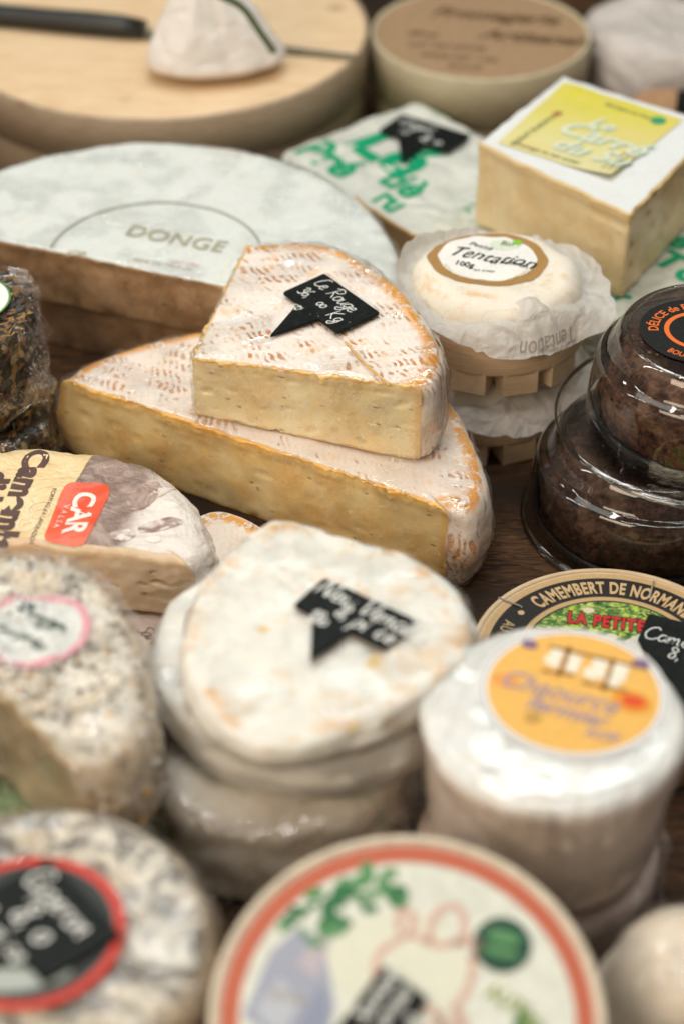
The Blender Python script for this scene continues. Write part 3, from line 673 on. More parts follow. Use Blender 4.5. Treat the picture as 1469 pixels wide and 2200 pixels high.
def wrapped_back():
    c = P(1400, 110, 4); t = Thing('wrapped_cheese', 'pale wrapped cheese bundle at the top right corner behind the brick', 'cheese', (c[0], c[1]+1, 0))
    d = slab(circle((c[0]+.9, c[1]+1.2), 5.2, .5, .25, 3), 0, 5.6, rt=2.2, rb=1, ns=8, nr=10, amp=.8, fr=.22, samp=.5, sfr=.3, seed=21); put(t, d, paper((.66, .61, .57), .15, 0, .12, .4, .5), None, 'paper_wrap')
    c = P(1420, 205, 5); t = Thing('bread_slice', 'small tan piece with dark end, far right edge behind the yellow labelled brick', 'food', (c[0], c[1], 0))
    d = slab(circle((c[0]+.3, c[1]+1), 1.9, .3, .1, 5, .8), 0, 4.4, rt=.5, ns=6, nr=6, seed=2); put(t, d, flat((.42, .24, .12), .6), None, 'crust')
    c = P(1462, 205, 5); t = Thing('price_tag', 'black tag cut off by the right picture edge behind the yellow labelled brick', 'price tag', (c[0], c[1], 4.4), 'black price tags')
    V, F = prism([c+np.array(k) for k in ((-.4, -1), (3, -1.6), (3.4, 1.2), (0, 1.2))], 4.5, 4.75); t.part('board', V, F, slate(), smooth=False)
wrapped_back()
GREEN = (.0, .33, .15)
def green_block():
    z1 = 4.0; a, b = P(592, 325, z1), P(905, 512, z1); u = (b-a); L = np.linalg.norm(u); u /= L; v = np.array((-u[1], u[0])); Wd = 10.6
    t = Thing('wrapped_cheese', 'flat square cheese in white paper with green lettering, behind the white half wheel', 'cheese', (*((a+b)/2+v*Wd/2), 0), 'green printed square cheeses')
    c4 = [a, b, b+v*Wd, a+v*Wd]
    pts, cut = resample([tuple(q) for q in rounded(c4, .9)], [False]*24, .35)
    pts = pts
    s0 = np.array([np.dot(q-a, v) < .25 and np.dot(q-a, u) > 6.6 and np.dot(q-a, u) < L-.3 for q in pts])
    d = slab((pts, s0), 0, z1, rt=.5, rb=.3, ns=10, nr=16, amp=.16, fr=.4, samp=.12, seed=31, jag=.1)
    put(t, d, paper((.74, .76, .69), .1, 0, .22, .35, .5, .3), paste((.40, .24, .10), (.28, .15, .06), coat=.2), 'paper_wrap')
    B = bvh(d); g = ink(GREEN, .4)
    # lettering reads down to the right across the paper
    fr = Frame(a+u*.9+v*.5, u)
    flatmesh(t, 'print', mv(text2d('Lé', 5.2, .04, 1.0), .9, 3.0), fr, B, g, .03)
    fr2 = Frame(a+u*.3+v*.3, u)
    flatmesh(t, 'print', mv(text2d('Pré', 3.2, .035, .95), .3, .5), fr2, B, g, .03)
    flatmesh(t, 'print', mv(text2d('tiè', 3.0, .03, .9), 5.9, 1.9), fr2, B, g, .035)
    flatmesh(t, 'print', mv(text2d('ru', 2.2, .04, .9), 7.4, .3), fr2, B, g, .03)
    for (x, y, r) in ((822, 185, .8), (845, 205, .95), (800, 195, .5)): flatmesh(t, 'print', disc2(r, 20), Frame(P(x, y, z1), (1, 0)), B, ink((.03, .45, .18), .4), .03+r*.01)
    for (x, y, r) in ((960, 238, .75), (985, 245, .85)): flatmesh(t, 'print', disc2(r, 20), Frame(P(x, y, z1), (1, 0)), B, ink((.16, .52, .24), .4), .03+r*.01)
    bt = lambda X, Y: z1+.22
    mk_tag('dark tag with a small drawing on the green lettered paper', (862, 251), (1010, 296), (828, 290), (862, 352), z1+.2, bt, [lambda W, H: hand('Lingot', .8, .07, (W*.1, H*.55)), lambda W, H: hand('8,50', .75, .08, (W*.55, H*.12)), lambda W, H: cow((W*.3, H*.22), .3)], th=.16)
green_block()
def brick():
    # green printed block it stands on
    z0 = 4.1; t = Thing('wrapped_cheese', 'second green printed paper wrapped cheese under the yellow labelled brick', 'cheese', (14, 24, 0), 'green printed square cheeses')
    pts, cut = resample([tuple(q) for q in rounded([(4.2, 25.2), (14.2, 14.6), (24, 22.5), (14.5, 33.5)], .9)], [False]*24, .4)
    d = slab((pts, cut), 0, z0, rt=.5, rb=.4, ns=8, nr=14, amp=.12, fr=.4, seed=41); put(t, d, paper((.70, .72, .61), .1, 0, .25, .35, .5, .2), None, 'paper_wrap')
    B = bvh(d); g = ink(GREEN, .4)
    for (x, y, s, ch) in ((985, 445, 1.5, 'L'), (1395, 560, 2.4, 'T'), (1425, 520, 2.4, 'e'), (1310, 640, 1.8, 'r'), (1440, 590, 2.6, 'o')): flatmesh(t, 'print', text2d(ch, s, .04), Frame(P(x, y, z0), (1, -1.1)), B, g, .03)
    z1 = 9.0
    L, Fp, Rr, Bk = P(1024, 305, z1), P(1352, 462, z1), P(1545, 262, z1), P(1205, 158, z1)
    t = Thing('brick_cheese', 'thick square block of white rinded soft cheese with yellow paper label on top', 'cheese', (*(L+Fp+Rr+Bk)/4, z0))
    pts, cut = resample([tuple(q) for q in rounded([L, Fp, Rr, Bk], .35)], [True]*24, .2)
    e1 = (Fp-L)/np.linalg.norm(Fp-L); e2 = (Rr-Fp)/np.linalg.norm(Rr-Fp)
    cut = np.array([(abs(np.cross(e1, q-L)) < .5) or (abs(np.cross(e2, q-Fp)) < .5) for q in pts])
    # wavy, hand cut edges
    for i, q in enumerate(pts): pts[i] = q+.10*np.array((fb(q[0]*.6, q[1]*.6, 1), fb(q[0]*.6, q[1]*.6, 7)))
    def dent(x, y, z, c, vz):
        return (.06*max(0, nz(x*.6, y*.6, z*.8))+max(0, nz(x*1.1+y*1.1, z*2.6, 4)-.42)*1.2+(-.05 if vz > .93 else 0)) if c else 0
    d = slab((pts, cut), z0+.1, z1, rt=.45, rb=.3, rc=.12, ns=22, nr=20, amp=.05, fr=.4, samp=.08, seed=51, jag=.06, dent=dent)
    put(t, d, rind_white((.74, .77, .77), (.68, .68, .64), .3, .5), paste((.88, .74, .46), (.80, .62, .33), (.66, .48, .24), coat=.1, pits=.5))
    B = bvh(d); q = [P(1212, 172, z1), P(1460, 252, z1), P(1295, 384, z1), P(1072, 302, z1)]
    q = [P(1212, 174, z1+.1), P(1466, 255, z1+.1), P(1310, 385, z1+.1), P(1068, 304, z1+.1)]
    pv, pf = patch(rounded(q, .15), .4); pv3 = lift(pv, B, .05)
    corner = q[2]
    for i in range(len(pv3)): dd = np.linalg.norm(pv[i]-corner); pv3[i, 2] += .35*max(0, 1-dd/3.2)**1.6
    @mat
    def yellow_label(N, c, dx):
        s = N.sep(); x = N.add(N.mul(N.math('SUBTRACT', s[0], c[0]), dx[0]), N.mul(N.math('SUBTRACT', s[1], c[1]), dx[1]))
        cc = N.mix(N.lo(x, -4, 5.0), (.72, .68, .36), (.66, .60, .055)); cc = N.mix(N.mul(N.lo(N.noise(.5, 3), .45, .65), .5), cc, (.74, .60, .20))
        return N.end(N.bsdf(cc, .5, N.bump(N.noise(.6, 2), .05, .5)))
    lab = t.part('label', pv3, up(pf, pv), yellow_label((0.0, 0.0), (.35, .94)))
    B2 = BVHTree.FromPolygons([Vector(v) for v in pv3], up(pf, pv))
    u = (q[2]-q[3]); u /= np.linalg.norm(u); fr = Frame(q[3], u)   # reading direction: along the long lower side
    tl = ink((.34, .60, .48)); wh = ink((.74, .76, .60)); dk = ink((.22, .24, .12))
    for s, sz, x, y, m_ in [('Le', 1.5, 2.6, 4.5, tl), ('Carré', 2.2, 1.6, 2.9, tl), ('du Sud', 2.0, 2.3, 1.25, tl)]:
        V, F = text2d(s, sz, .02, .95, .3); flatmesh(t, 'lettering', mv((V, F), x+.07, y-.07), fr, B2, m_, .03, lab); flatmesh(t, 'lettering', mv((V, F), x, y), fr, B2, wh, .045, lab)
    flatmesh(t, 'lettering', mv(text2d('fromage au lait entier', .5, .01, .9), .8, .35), fr, B2, dk, .03, lab)
    flatmesh(t, 'lettering', mv(text2d('PRODUIT DE MONTAGNE', .45, .01, .9), .9, .2, math.pi/2), fr, B2, dk, .03, lab)
    flatmesh(t, 'lettering', mv(text2d('fabrique en france', .5, .01, .9), 2.2, 7.0), fr, B2, dk, .03, lab)
    for k in range(4): flatmesh(t, 'lettering', mv(text2d('a conserver entre 4 et 8', .3, .01, .9), 6.0+.35*k, .5, math.pi/2), fr, B2, dk, .03, lab)
    flatmesh(t, 'emblem', disc2(.42, 24), Frame(P(1413, 257, z1+.1), (1, 0)), B2, ink((.02, .34, .16)), .03, lab)
    flatmesh(t, 'emblem', disc2(.25, 24), Frame(P(1196, 243, z1+.1), (1, 0)), B2, ink((.55, .20, .05)), .03, lab)
brick()
# ================================================================== small paper wrapped cheeses in slatted wooden rings
def tentation(c, z0, lab, top=True, seed=0, ang=0):
    t = Thing('small_round_cheese', lab, 'cheese', (c[0], c[1], z0), 'cheeses in slatted wooden rings')
    R = 4.35
    for k, a in enumerate((250, 283, 316, 205, 20, 65, 110, 155)):   # slats under the ring
        a = R_(a+ang); u = np.array((math.cos(a), math.sin(a))); m = np.array((-u[1], u[0])); q = [c+u*R*.99-m*.85, c+u*R*.99+m*.85, c+u*.6*R+m*.85, c+u*.6*R-m*.85]
        V, F = prism(q, z0, z0+1.35, .03); t.part('slat', V, F, wood((.72, .56, .38), (.62, .45, .28), .4), smooth=False)
    V, F = lathe(c, [(R-.16, z0+1.1), (R, z0+1.1), (R+.03, z0+1.2), (R+.05, z0+2.9), (R, z0+2.95), (R-.14, z0+2.95), (R-.16, z0+1.1)], 120); t.part('wooden_ring', V, F, wood((.70, .52, .34), (.60, .42, .25), 0, (.6, .6, 8)))
    V, F = lathe(c, [(.01, z0+1.12), (R-.1, z0+1.12)], 60); t.part('ring_floor', V, F, wood())
    zt = z0+4.35 if top else z0+3.9
    d = slab(circle(c, 4.0, .25, .04, seed), z0+1.2, zt, rt=1.0, rb=.5, ns=8, nr=16, bulge=.1, amp=.16, fr=.5, samp=.15, seed=seed+3)
    put(t, d, rind_white((.80, .75, .64), (.72, .48, .24), .8, .5), None)
    # paper collar
    n = 200; V = []; F = []; rows = 14
    for r in range(rows+1):
        u = r/rows
        for i in range(n):
            a = 2*math.pi*i/n; ca, sa = math.cos(a), math.sin(a); deg = math.degrees(a)
            f1 = 1.3*fb(ca*1.9+seed, sa*1.9, 1.7, 3); f2 = nz(ca*5+seed, sa*5, u*1.5)
            g = lambda m, w_: math.exp(-((deg-m+180) % 360-180)**2/(2*w_*w_))
            L = 1.7+.9*f1+1.0*g(300, 26)+2.0*g(340, 13)+.5*g(235, 20)+.7*g(25, 12)+.5*g(160, 22)
            drop = .35+1.5*g(300, 34)-1.2*g(20, 25)-.5*g(345, 15)-1.3*g(140, 40)-.8*g(180,30)
            tk = .55*g(295, 22) if top else 0
            rr = 3.95+.5*g(338, 12)*u-g(292, 20)*1.0*(1-u)+(R+.1-3.95)*min(1, u*1.7)+L*.32*max(0, u-.35)+.14*f2*u+.05*math.sin(a*9+f1*6)*u
            z = zt-.85-.1*min(1, u*2)+.95*g(292, 20)*(1-u*.6)+.18*math.sin(math.pi*min(1, u*1.5))*(.4+f2)-drop*max(0, u-.42)*1.2+.08*math.sin(a*8+f1*8)*u
            V.append((c[0]+rr*ca, c[1]+rr*sa, z))
    for r in range(rows):
        for i in range(n): F.append((r*n+i, r*n+(i+1) % n, (r+1)*n+(i+1) % n, (r+1)*n+i))
    V = np.array(V); pp = t.part('paper', V, F, paper((.84, .82, .77), .4, .10, .16, .4, .7))
    if top:
        B2 = BVHTree.FromPolygons([Vector(v) for v in V], F)
        a0 = R_(290); o = c+np.array((math.cos(a0), math.sin(a0)))*3.9
        # word printed on the hanging flap, upside down
        W, Ft = text2d('Tentation', .95, .0, .85, .4); w_ = W[:, 0].max(); X = W[:, 0]-w_/2; Y = W[:, 1]; rr = 4.9
        aa = R_(-62)-X/rr; hh = zt-1.15-Y*1.0
        pts = []
        for A_, h in zip(aa, hh):
            dx, dy = math.cos(A_), math.sin(A_); hit = B2.ray_cast(Vector((c[0]+dx*9, c[1]+dy*9, h)), Vector((-dx, -dy, 0)))[0]
            rad = math.hypot(hit.x-c[0], hit.y-c[1]) if hit else 4.6
            pts.append((c[0]+dx*(rad+.03), c[1]+dy*(rad+.03), h))
        t.part('print', pts, Ft, ink((.30, .27, .22)), pp, smooth=False)
        # label
        B = bvh(d); lc = P(1046, 556, zt-.03); fr = Frame(lc, (1, -.12))
        n = 96; sc = [(2.85*(1+.014*math.cos(10*k/n*2*math.pi))*math.cos(k/n*2*math.pi), 2.55*(1+.014*math.cos(10*k/n*2*math.pi))*math.sin(k/n*2*math.pi)) for k in range(n)]
        V_, F_ = patch(fr(np.array(sc)), .3); lb = t.part('label', lift(V_, B, .03), up(F_, V_), ink((.40, .23, .075)))
        V_, F_ = patch(fr(np.array(sc)*.82), .3); t.part('label_centre', lift(V_, B, .05), up(F_, V_), ink((.84, .84, .80)), lb)
        bk = ink((.02, .025, .02))
        for s, sz, x, y, sh, bo in [('Tentation', 1.2, -2.0, .1, .5, .0), ('Petite', .55, -1.0, 1.05, .3, .0), ('Bio', .55, .5, 1.35, .2, .0), ('100g', .55, -1.55, -.75, 0, .02), ('St Félicien', .5, .1, -.45, .3, .0), ('lait entier', .3, -.6, -1.25, .0, .0)]:
            flatmesh(t, 'lettering', mv(text2d(s, sz, bo, .9, sh), x, y, -.22), fr, B, bk, .08, lb)
        flatmesh(t, 'lettering', arc_text('FROMAGE FERMIER FROMAGE FERMIER FROMAGE', .26, 2.28, 270, 0, .9, inward=True), fr, B, ink((.75, .6, .35)), .08, lb)
        flatmesh(t, 'emblem', disc2(.22, 20, 1, (1.35, 1.55)), fr, B, ink((.22, .55, .03)), .09, lb)
        t.part('emblem', *(lambda z: (lift(fr(z[0]), B, .07), z[1]))(disc2(.75, 30, .6, (.75, 1.35))), ink((.66, .74, .60)), lb, smooth=False)
TC = np.array((7.35, 12.9))
tentation(TC+np.array((-.35, .2)), 0, 'lower paper collared cheese in a slatted wooden ring, under the labelled one', False, 5, 8)
tentation(TC, 4.2, 'upper paper collared cheese with brown edged oval label Tentation, in a slatted wooden ring', True, 2)

# ================================================================== chocolate coated cheeses in clear tubs
def tub(c, z0, lab, scale=1.0, top=False, seed=0):
    t = Thing('plastic_tub', lab, 'tub', (c[0], c[1], z0), 'clear plastic tubs')
    k = scale
    # coated cheese
    n = 220; prof = [(0.01, .55), (2, .5), (4.2, .5), (4.6, .8), (4.7, 1.6), (4.6, 2.6), (4.3, 3.4), (3.8, 3.85), (3, 4.0), (1.5, 4.05), (.01, 4.05)]
    pr = crom(prof, False, 7); V = []; F = []
    for r, h in pr:
        for i in range(n):
            a = 2*math.pi*i/n; d = .22*fb(math.cos(a)*r*.9+seed, math.sin(a)*r*.9, h*.9, 5)+.10*nz(math.cos(a)*r*3, math.sin(a)*r*3, h*3+seed)+.05*nz(math.cos(a)*r*7, math.sin(a)*r*7, h*7+seed)
            q = r*k*(1.10-.03*h)+d*min(1, r); V.append((c[0]+q*math.cos(a), c[1]+q*math.sin(a), z0+h+d*(1 if h > 3.5 else .2)))
    m = len(pr)
    for r in range(m-1):
        for i in range(n): F.append((r*n+i, r*n+(i+1) % n, (r+1)*n+(i+1) % n, (r+1)*n+i))
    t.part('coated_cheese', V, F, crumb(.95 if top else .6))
    V, F = lathe(c, [(.01, .12), (5.0*k, .12), (5.3*k, .3), (5.35*k, .75), (5.15*k, .75), (5.0*k, .4), (.01, .38)], 90, z0); t.part('black_tray', V, F, flat((.012, .014, .016), .25))
    # clear dome with flange, step and lid recess
    fl = 1.13 if top else .94
    pf = [(6.15*k*fl, .04), (6.25*k*fl, .10), (6.25*k*fl, .24), (6.05*k*fl, .34), (5.75*k, .36), (5.66*k, .5), (5.60*k, 1.6), (5.42*k, 3.0), (5.25*k, 3.5), (5.05*k, 3.65), (4.85*k, 3.8), (4.55*k, 4.5), (4.3*k, 4.82), (4.1*k, 4.84), (3.95*k, 4.72), (3.8*k, 4.68), (.01, 4.66)]
    V, F = lathe(c, [tuple(q) for q in crom(pf, False, 4)], 140, z0); dm = t.part('clear_lid', V, F, clear_plastic())
    V, F = lathe(c, [(6.2*k*fl+.06*math.cos(a), .17+.09*math.sin(a)) for a in [i*math.pi/4 for i in range(9)]], 140, z0); t.part('rolled_edge', V, F, clear_plastic((.92, .93, .90), .05), dm)
    if top:
        # crumbs stuck under the lid
        vs = []; rnd = random.Random(4)
        for _ in range(520):
            a = rnd.uniform(0, 6.28); r = rnd.uniform(.5, 3.9)*k; x, y = c[0]+r*math.cos(a), c[1]+r*math.sin(a)
            if fb(x*.55, y*.55, 3) < .02: continue
            s = rnd.uniform(.03, .13); b = [(x+s*rnd.uniform(.6, 1.3)*math.cos(j*1.257+a), y+s*rnd.uniform(.6, 1.3)*math.sin(j*1.257+a), z0+4.60+rnd.uniform(-.03, .0)) for j in range(5)]
            vs.append((np.array(b+[(x, y, z0+4.60-s*.9)]), [(0, 1, 2, 3, 4)]+[(j, (j+1) % 5, 5) for j in range(5)]))
        V, F = join(*vs); t.part('crumbs', V, F, crumb(1.2), smooth=False)
        o = np.array(P(1500, 712, z0+4.7)); fr = Frame(o, (1, -.25)); z = z0+4.70
        lb = flatmesh(t, 'label', disc2(2.6, 90), fr, z, ink((.008, .010, .010)), .03); org = ink((.78, .17, .03))
        flatmesh(t, 'label_ring', ring2(1.30, 1.52), fr, z, org, .045, lb)
        flatmesh(t, 'lettering', arc_text('DÉLICE de POMMARD', .62, 1.78, 118, .02, .78, gap=1.02), fr, z, org, .045, lb)
        flatmesh(t, 'lettering', arc_text('BOURGOGNE', .5, 2.30, 270, .02, .8, inward=True), fr, z, org, .045, lb)
        flatmesh(t, 'lettering', hand('Del', .9, .06, (-.8, -.3)), fr, z, chalk(), .045, lb)
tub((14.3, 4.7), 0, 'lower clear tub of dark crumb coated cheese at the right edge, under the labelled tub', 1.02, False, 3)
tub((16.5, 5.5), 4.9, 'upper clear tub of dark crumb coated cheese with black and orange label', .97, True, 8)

# ================================================================== camembert box at right
def camembert():
    c = np.array((11.05, -7.55)); zt = 2.3; R = 5.8
    t = Thing('camembert_box', 'round wooden camembert box with black and gold lettered lid, right behind the yellow labelled cheese', 'box', (c[0], c[1], 0))
    V, F = lathe(c, [(R-.3, 0), (R-.2, .04), (R-.2, 1.5)], 100); t.part('box_side', V, F, wood((.62, .47, .30), (.5, .36, .2), 0, (1, 1, 8)))
    V, F = lathe(c, [(R-.15, 1.3), (R, 1.3), (R, zt-.04), (R-.04, zt), (R-.22, zt), (R-.24, zt-.06)], 160); t.part('lid_rim', V, F, wood((.70, .54, .34), (.58, .42, .25), 0, (1, 1, 8)))
    z = zt-.06; lid = flatmesh(t, 'lid', disc2(R-.22, 120, rings=2), Frame(c, (1, 0)), z, wood((.66, .50, .30), (.55, .40, .22)), 0)
    fr = Frame(c, (math.cos(-.05), math.sin(-.05))); gold = ink((.55, .37, .18)); blk = ink((.017, .014, .013), .4)
    q = 0
    for a, b, m_ in ((5.15, 5.45, gold), (3.92, 5.15, blk), (3.68, 3.92, gold), (3.60, 3.68, blk)):
        flatmesh(t, 'lid_print', ring2(a, b, 150), fr, z, m_, .012, lid)
    flatmesh(t, 'lid_print', disc2(3.60, 90, rings=8), fr, z, leaf_print(), .012, lid)
    tan = ink((.62, .43, .22))
    flatmesh(t, 'lettering', arc_text('CAMEMBERT DE NORMANDIE', 1.05, 4.16, 79, .035, .47, gap=1.12, start=133), fr, z, tan, .025, lid)
    flatmesh(t, 'lettering', mv(disc2(.14, 20), 4.55*math.cos(R_(143.5)), 4.55*math.sin(R_(143.5))), fr, z, tan, .025, lid)
    flatmesh(t, 'lettering', arc_text('AU LAIT CRU', .72, 4.85, 172, .0, .72, gap=1.08, inward=True), fr, z, tan, .025, lid)
    flatmesh(t, 'lettering', mv(text2d('LA PETITE', .98, .10, .64, space=1.18), -1.75, 2.2, -.14), fr, z, blk, .022, lid)
    flatmesh(t, 'lettering', mv(text2d('LA PETITE', .98, .04, .64, space=1.18), -1.75, 2.2, -.14), fr, z, ink((.62, .03, .025)), .032, lid)
    el = disc2(1, 50, .34); el = (el[0]*np.array((1.55, 1.45)), el[1]); flatmesh(t, 'lid_print', mv(el, -2.1, 1.25, -.1), fr, z, ink((.60, .03, .03)), .024, lid)
    flatmesh(t, 'lettering', mv(text2d('A LA MODE', .46, .02, .95), -3.1, 1.15, -.1), fr, z, ink((.85, .82, .74)), .034, lid)
    # a wedge picture in pale tones
    flatmesh(t, 'lid_print', (np.array([(.55, 1.1), (1.5, 1.8), (3.0, 1.9), (3.2, .9), (1.2, .3)]), [(0, 1, 2, 3, 4)]), fr, z, ink((.66, .66, .58)), .024, lid)
    rnd = random.Random(2)
    for k in range(9):
        x, y = rnd.uniform(-3, 3), rnd.uniform(.3, 3.2)
        if math.hypot(x, y) < 3.3 and not (-2.2 < x < 2.8 and 1.9 < y < 3): flatmesh(t, 'lid_print', disc2(rnd.uniform(.12, .26), 14, .8, (x, y)), fr, z, ink(rnd.choice([(.62, .55, .30), (.70, .62, .42)])), .02+k*.0008, lid)
    for (x, y, dx, dy) in ((1076, 1286, .9, -.55), (1402, 1252, -.28, -1)):
        p0 = P3(x, y, zt+.03); d = np.array((dx, dy, 0.)); d /= np.linalg.norm(d); V, F = tube([p0-d*.15+np.array((0, 0, -.25)), p0-d*.12, p0+d*.45, p0+d*.95+np.array((0, 0, -.02)), p0+d*.97+np.array((0, 0, -.06))], .035, 8)
        t.part('staple', V, F, flat((.35, .34, .31), .3), smooth=True)
    tt = mk_tag('black tag chalked Camembert 8 on the black and gold camembert lid', (1392, 1320), (1560, 1362), (1362, 1375), (1450, 1560), zt+.1, zt+.06,
           [lambda W, H: hand('Camembert', .80, .06, (W*.05, H*.12), .1), lambda W, H: hand('8,50', .7, .06, (W*.42, -.62), .1)], tail=(.02, .98), th=.1)
camembert()

# ================================================================== printed wrapped piece at left
def buf():
    z0, z1 = 1.9, 5.2
    t = Thing('wrapped_cheese', 'cut block of soft white cheese in cream and brown paper lettered Camembert', 'cheese', (-11, 0, z0))
    cv = [P(418, 1205, z1), P(452, 1180, z1), P(452, 1120, z1), P(418, 1050, z1), P(360, 1000, z1), P(290, 972, z1), P(200, 955, z1), P(80, 948, z1), P(-60, 960, z1), P(-160, 1010, z1)]
    ol = outline([tuple(q) for q in cv], [tuple(P(-200, 1150, z1)), tuple(P(10, 1163, z1))], ds=.11)
    def dent(x, y, z, cut, vz):
        if not cut: return .12*abs(nz(x*1.2, y*1.2, z*.6))
        q = np.array((x, z)); d = .05*fb(x*.8, z*.9, 2)
        for (cx, cz, rx, rz, dp) in ((-7.45, 3.8, .55, .12, .5), (-8.3, 3.65, .22, .08, .3), (-8.15, 3.1, .26, .10, .35), (-7.85, 4.35, .13, .09, .4), (-9.6, 3.4, .25, .09, .3), (-7.5, 3.1, .5, .3, .10)):
            e = ((x-cx)/rx)**2+((z-cz+.05*math.sin(x*6))/rz)**2
            if e < 1: d += dp*(1-e)**.5
        return d
    d = slab(ol, z0, z1, rt=1.15, rb=.5, rc=.35, ns=46, nr=26, bulge=.2, amp=.16, fr=.55, samp=.22, sfr=.7, seed=61, jag=.06, dent=dent)
    a, b = P(206, 958, z1), P(97, 1165, z1); u = (b-a)/np.linalg.norm(b-a); nrm = np.array((-u[1], u[0])); nrm = nrm if nrm[0] > 0 else -nrm
    mat_w = buf_wrap(tuple(np.round(a-np.array((-11, 0)), 4)), tuple(np.round(nrm, 4)), (0, 0))
    pw = put(t, d, mat_w, paste((.86, .70, .50), (.78, .58, .38), (.66, .48, .30), coat=.25, pits=.3), 'paper_wrap')
    B = bvh(d); br = ink((.115, .07, .06), .45)
    def V2(s, sz, p, q, bold=.02, cond=1, m_=br, eps=.03, sp=1.0, sh=0):
        x = P(*q, z1)-P(*p, z1); flatmesh(t, 'lettering', text2d(s, sz, bold, cond, sh, space=sp), Frame(P(*p, z1), x), B, m_, eps, pw)
    V2('Camembert', 1.50, (62, 966), (2, 1110), .05, 1.22)
    V2('di bufala', 1.50, (-22, 1012), (-78, 1150), .05, 1.2)
    V2('FORMAGGI A LAVORAZIONE', .27, (114, 1050), (66, 1160), .0, 1.15)
    # red logo
    pts = [P(x, y, z1) for x, y in ((146, 1041), (232, 1040), (238, 1062), (182, 1175), (92, 1165), (130, 1062))]
    V_, F_ = patch(rounded(pts, .5, 6), .25); 
    @mat
    def red_print(N):
        s = N.noise(.5, 3); return N.end(N.bsdf(N.mix(N.lo(s, .4, .7), (.76, .09, .035), (.84, .17, .09)), .35, N.bump(N.noise(.9, 4), .1, .8)))
    lg = t.part('logo', lift(V_, B, .035), up(F_, V_), red_print(), pw); wt = ink((.88, .82, .76))
    x = P(150, 1165, z1)-P(190, 1068, z1)
    flatmesh(t, 'lettering', text2d('CAR', 1.32, .03, 1.12), Frame(P(166, 1058, z1), P(130, 1165, z1)-P(166, 1058, z1)), B, wt, .055, lg)
    flatmesh(t, 'lettering', text2d('VALSA', .36, .0, 1.1, space=1.7), Frame(P(140, 1083, z1), P(106, 1155, z1)-P(140, 1083, z1)), B, wt, .055, lg)
    # shield outline and pale swirls
    V_, F_ = ribbons([[(-.7, .5), (-.68, 0), (-.35, -.45), (0, -.6), (.35, -.45), (.68, 0), (.7, .5)]], .04); flatmesh(t, 'print', (V_, F_), Frame(P(176, 958, z1-.1), (1, -.1)), B, br, .03, pw)
    sw = ribbons([[(0, 0), (.5, .2), (.6, -.3), (.1, -.5), (-.3, -.1), (-.1, .5), (.5, .7), (1, .4)], [(-.4, -1), (0, -.8), (.1, -1.2), (-.3, -1.4), (-.6, -1.1), (-.5, -.6)]], .06)
    flatmesh(t, 'print', sw, Frame(P(75, 1098, z1), (1, 0)), B, ink((.90, .80, .62)), .03, pw)
    # brown picture of cheeses printed on the wrap
    @mat
    def picture(N, c1, c2, sc=1.1):
        n = N.noise(sc, 4, None, .6, 1.5); return N.end(N.bsdf(N.mix(N.lo(n, .36, .66), c1, c2), .4, N.bump(N.noise(.7, 4), .14, .9)))
    for (cx, cy, rx, ry, rot, c1, c2) in ((312, 1065, .55, 1.15, -.45, (.26, .17, .14), (.52, .40, .34)), (345, 1128, 1.0, .42, .35, (.30, .20, .17), (.80, .72, .66)), (265, 1150, .55, .4, 0, (.40, .30, .26), (.84, .77, .71)), (352, 1050, .30, .9, -.5, (.60, .50, .44), (.82, .76, .70)), (330, 1160, .35, .2, 0, (.8, .74, .68), (.86, .80, .75))):
        V_ = [(rx*(1+.25*nz(math.cos(k/28*6.283)*1.5+cx, math.sin(k/28*6.283)*1.5, 1))*math.cos(k/28*6.283), ry*(1+.25*nz(math.cos(k/28*6.283)*1.5, cy, 1))*math.sin(k/28*6.283)) for k in range(28)]
        fr = Frame(P(cx, cy, z1), (math.cos(rot), math.sin(rot))); pv, pf = patch(fr(np.array(V_)), .25); t.part('print', lift(pv, B, .03+.002*rx), up(pf, pv), picture(c1, c2), pw)
    # small flap folded over the right end
    # package below with a written S
    t2 = Thing('wrapped_cheese', 'flat pale pink paper package under the lettered wrapped block', 'cheese', (-10, -1.5, 0))
    cv = [P(330, 1420, 1.8), P(372, 1300, 1.8), P(330, 1200, 1.8), P(200, 1130, 1.8), P(0, 1120, 1.8), P(-150, 1180, 1.8), P(-180, 1350, 1.8), P(0, 1500, 1.8), P(220, 1500, 1.8)]
    pp, cc = resample(crom([tuple(q) for q in cv], True, 8), [False]*72, .3)
    if np.sum(pp[:, 0]*np.roll(pp[:, 1], -1)-np.roll(pp[:, 0], -1)*pp[:, 1]) < 0: pp = pp[::-1]
    d2 = slab((pp, cc), 0, 1.8, rt=.4, ns=5, nr=12, amp=.08, seed=5); pw = put(t2, d2, paper((.70, .55, .47), .05, 0, .18, .5, .5), None, 'paper_wrap')
    flatmesh(t2, 'lettering', hand('Saveur', .62, .035, (0, 0), .4, -.5), Frame(P(292, 1356, 1.8), (1, -.35)), bvh(d2), br, .04, pw)
buf()
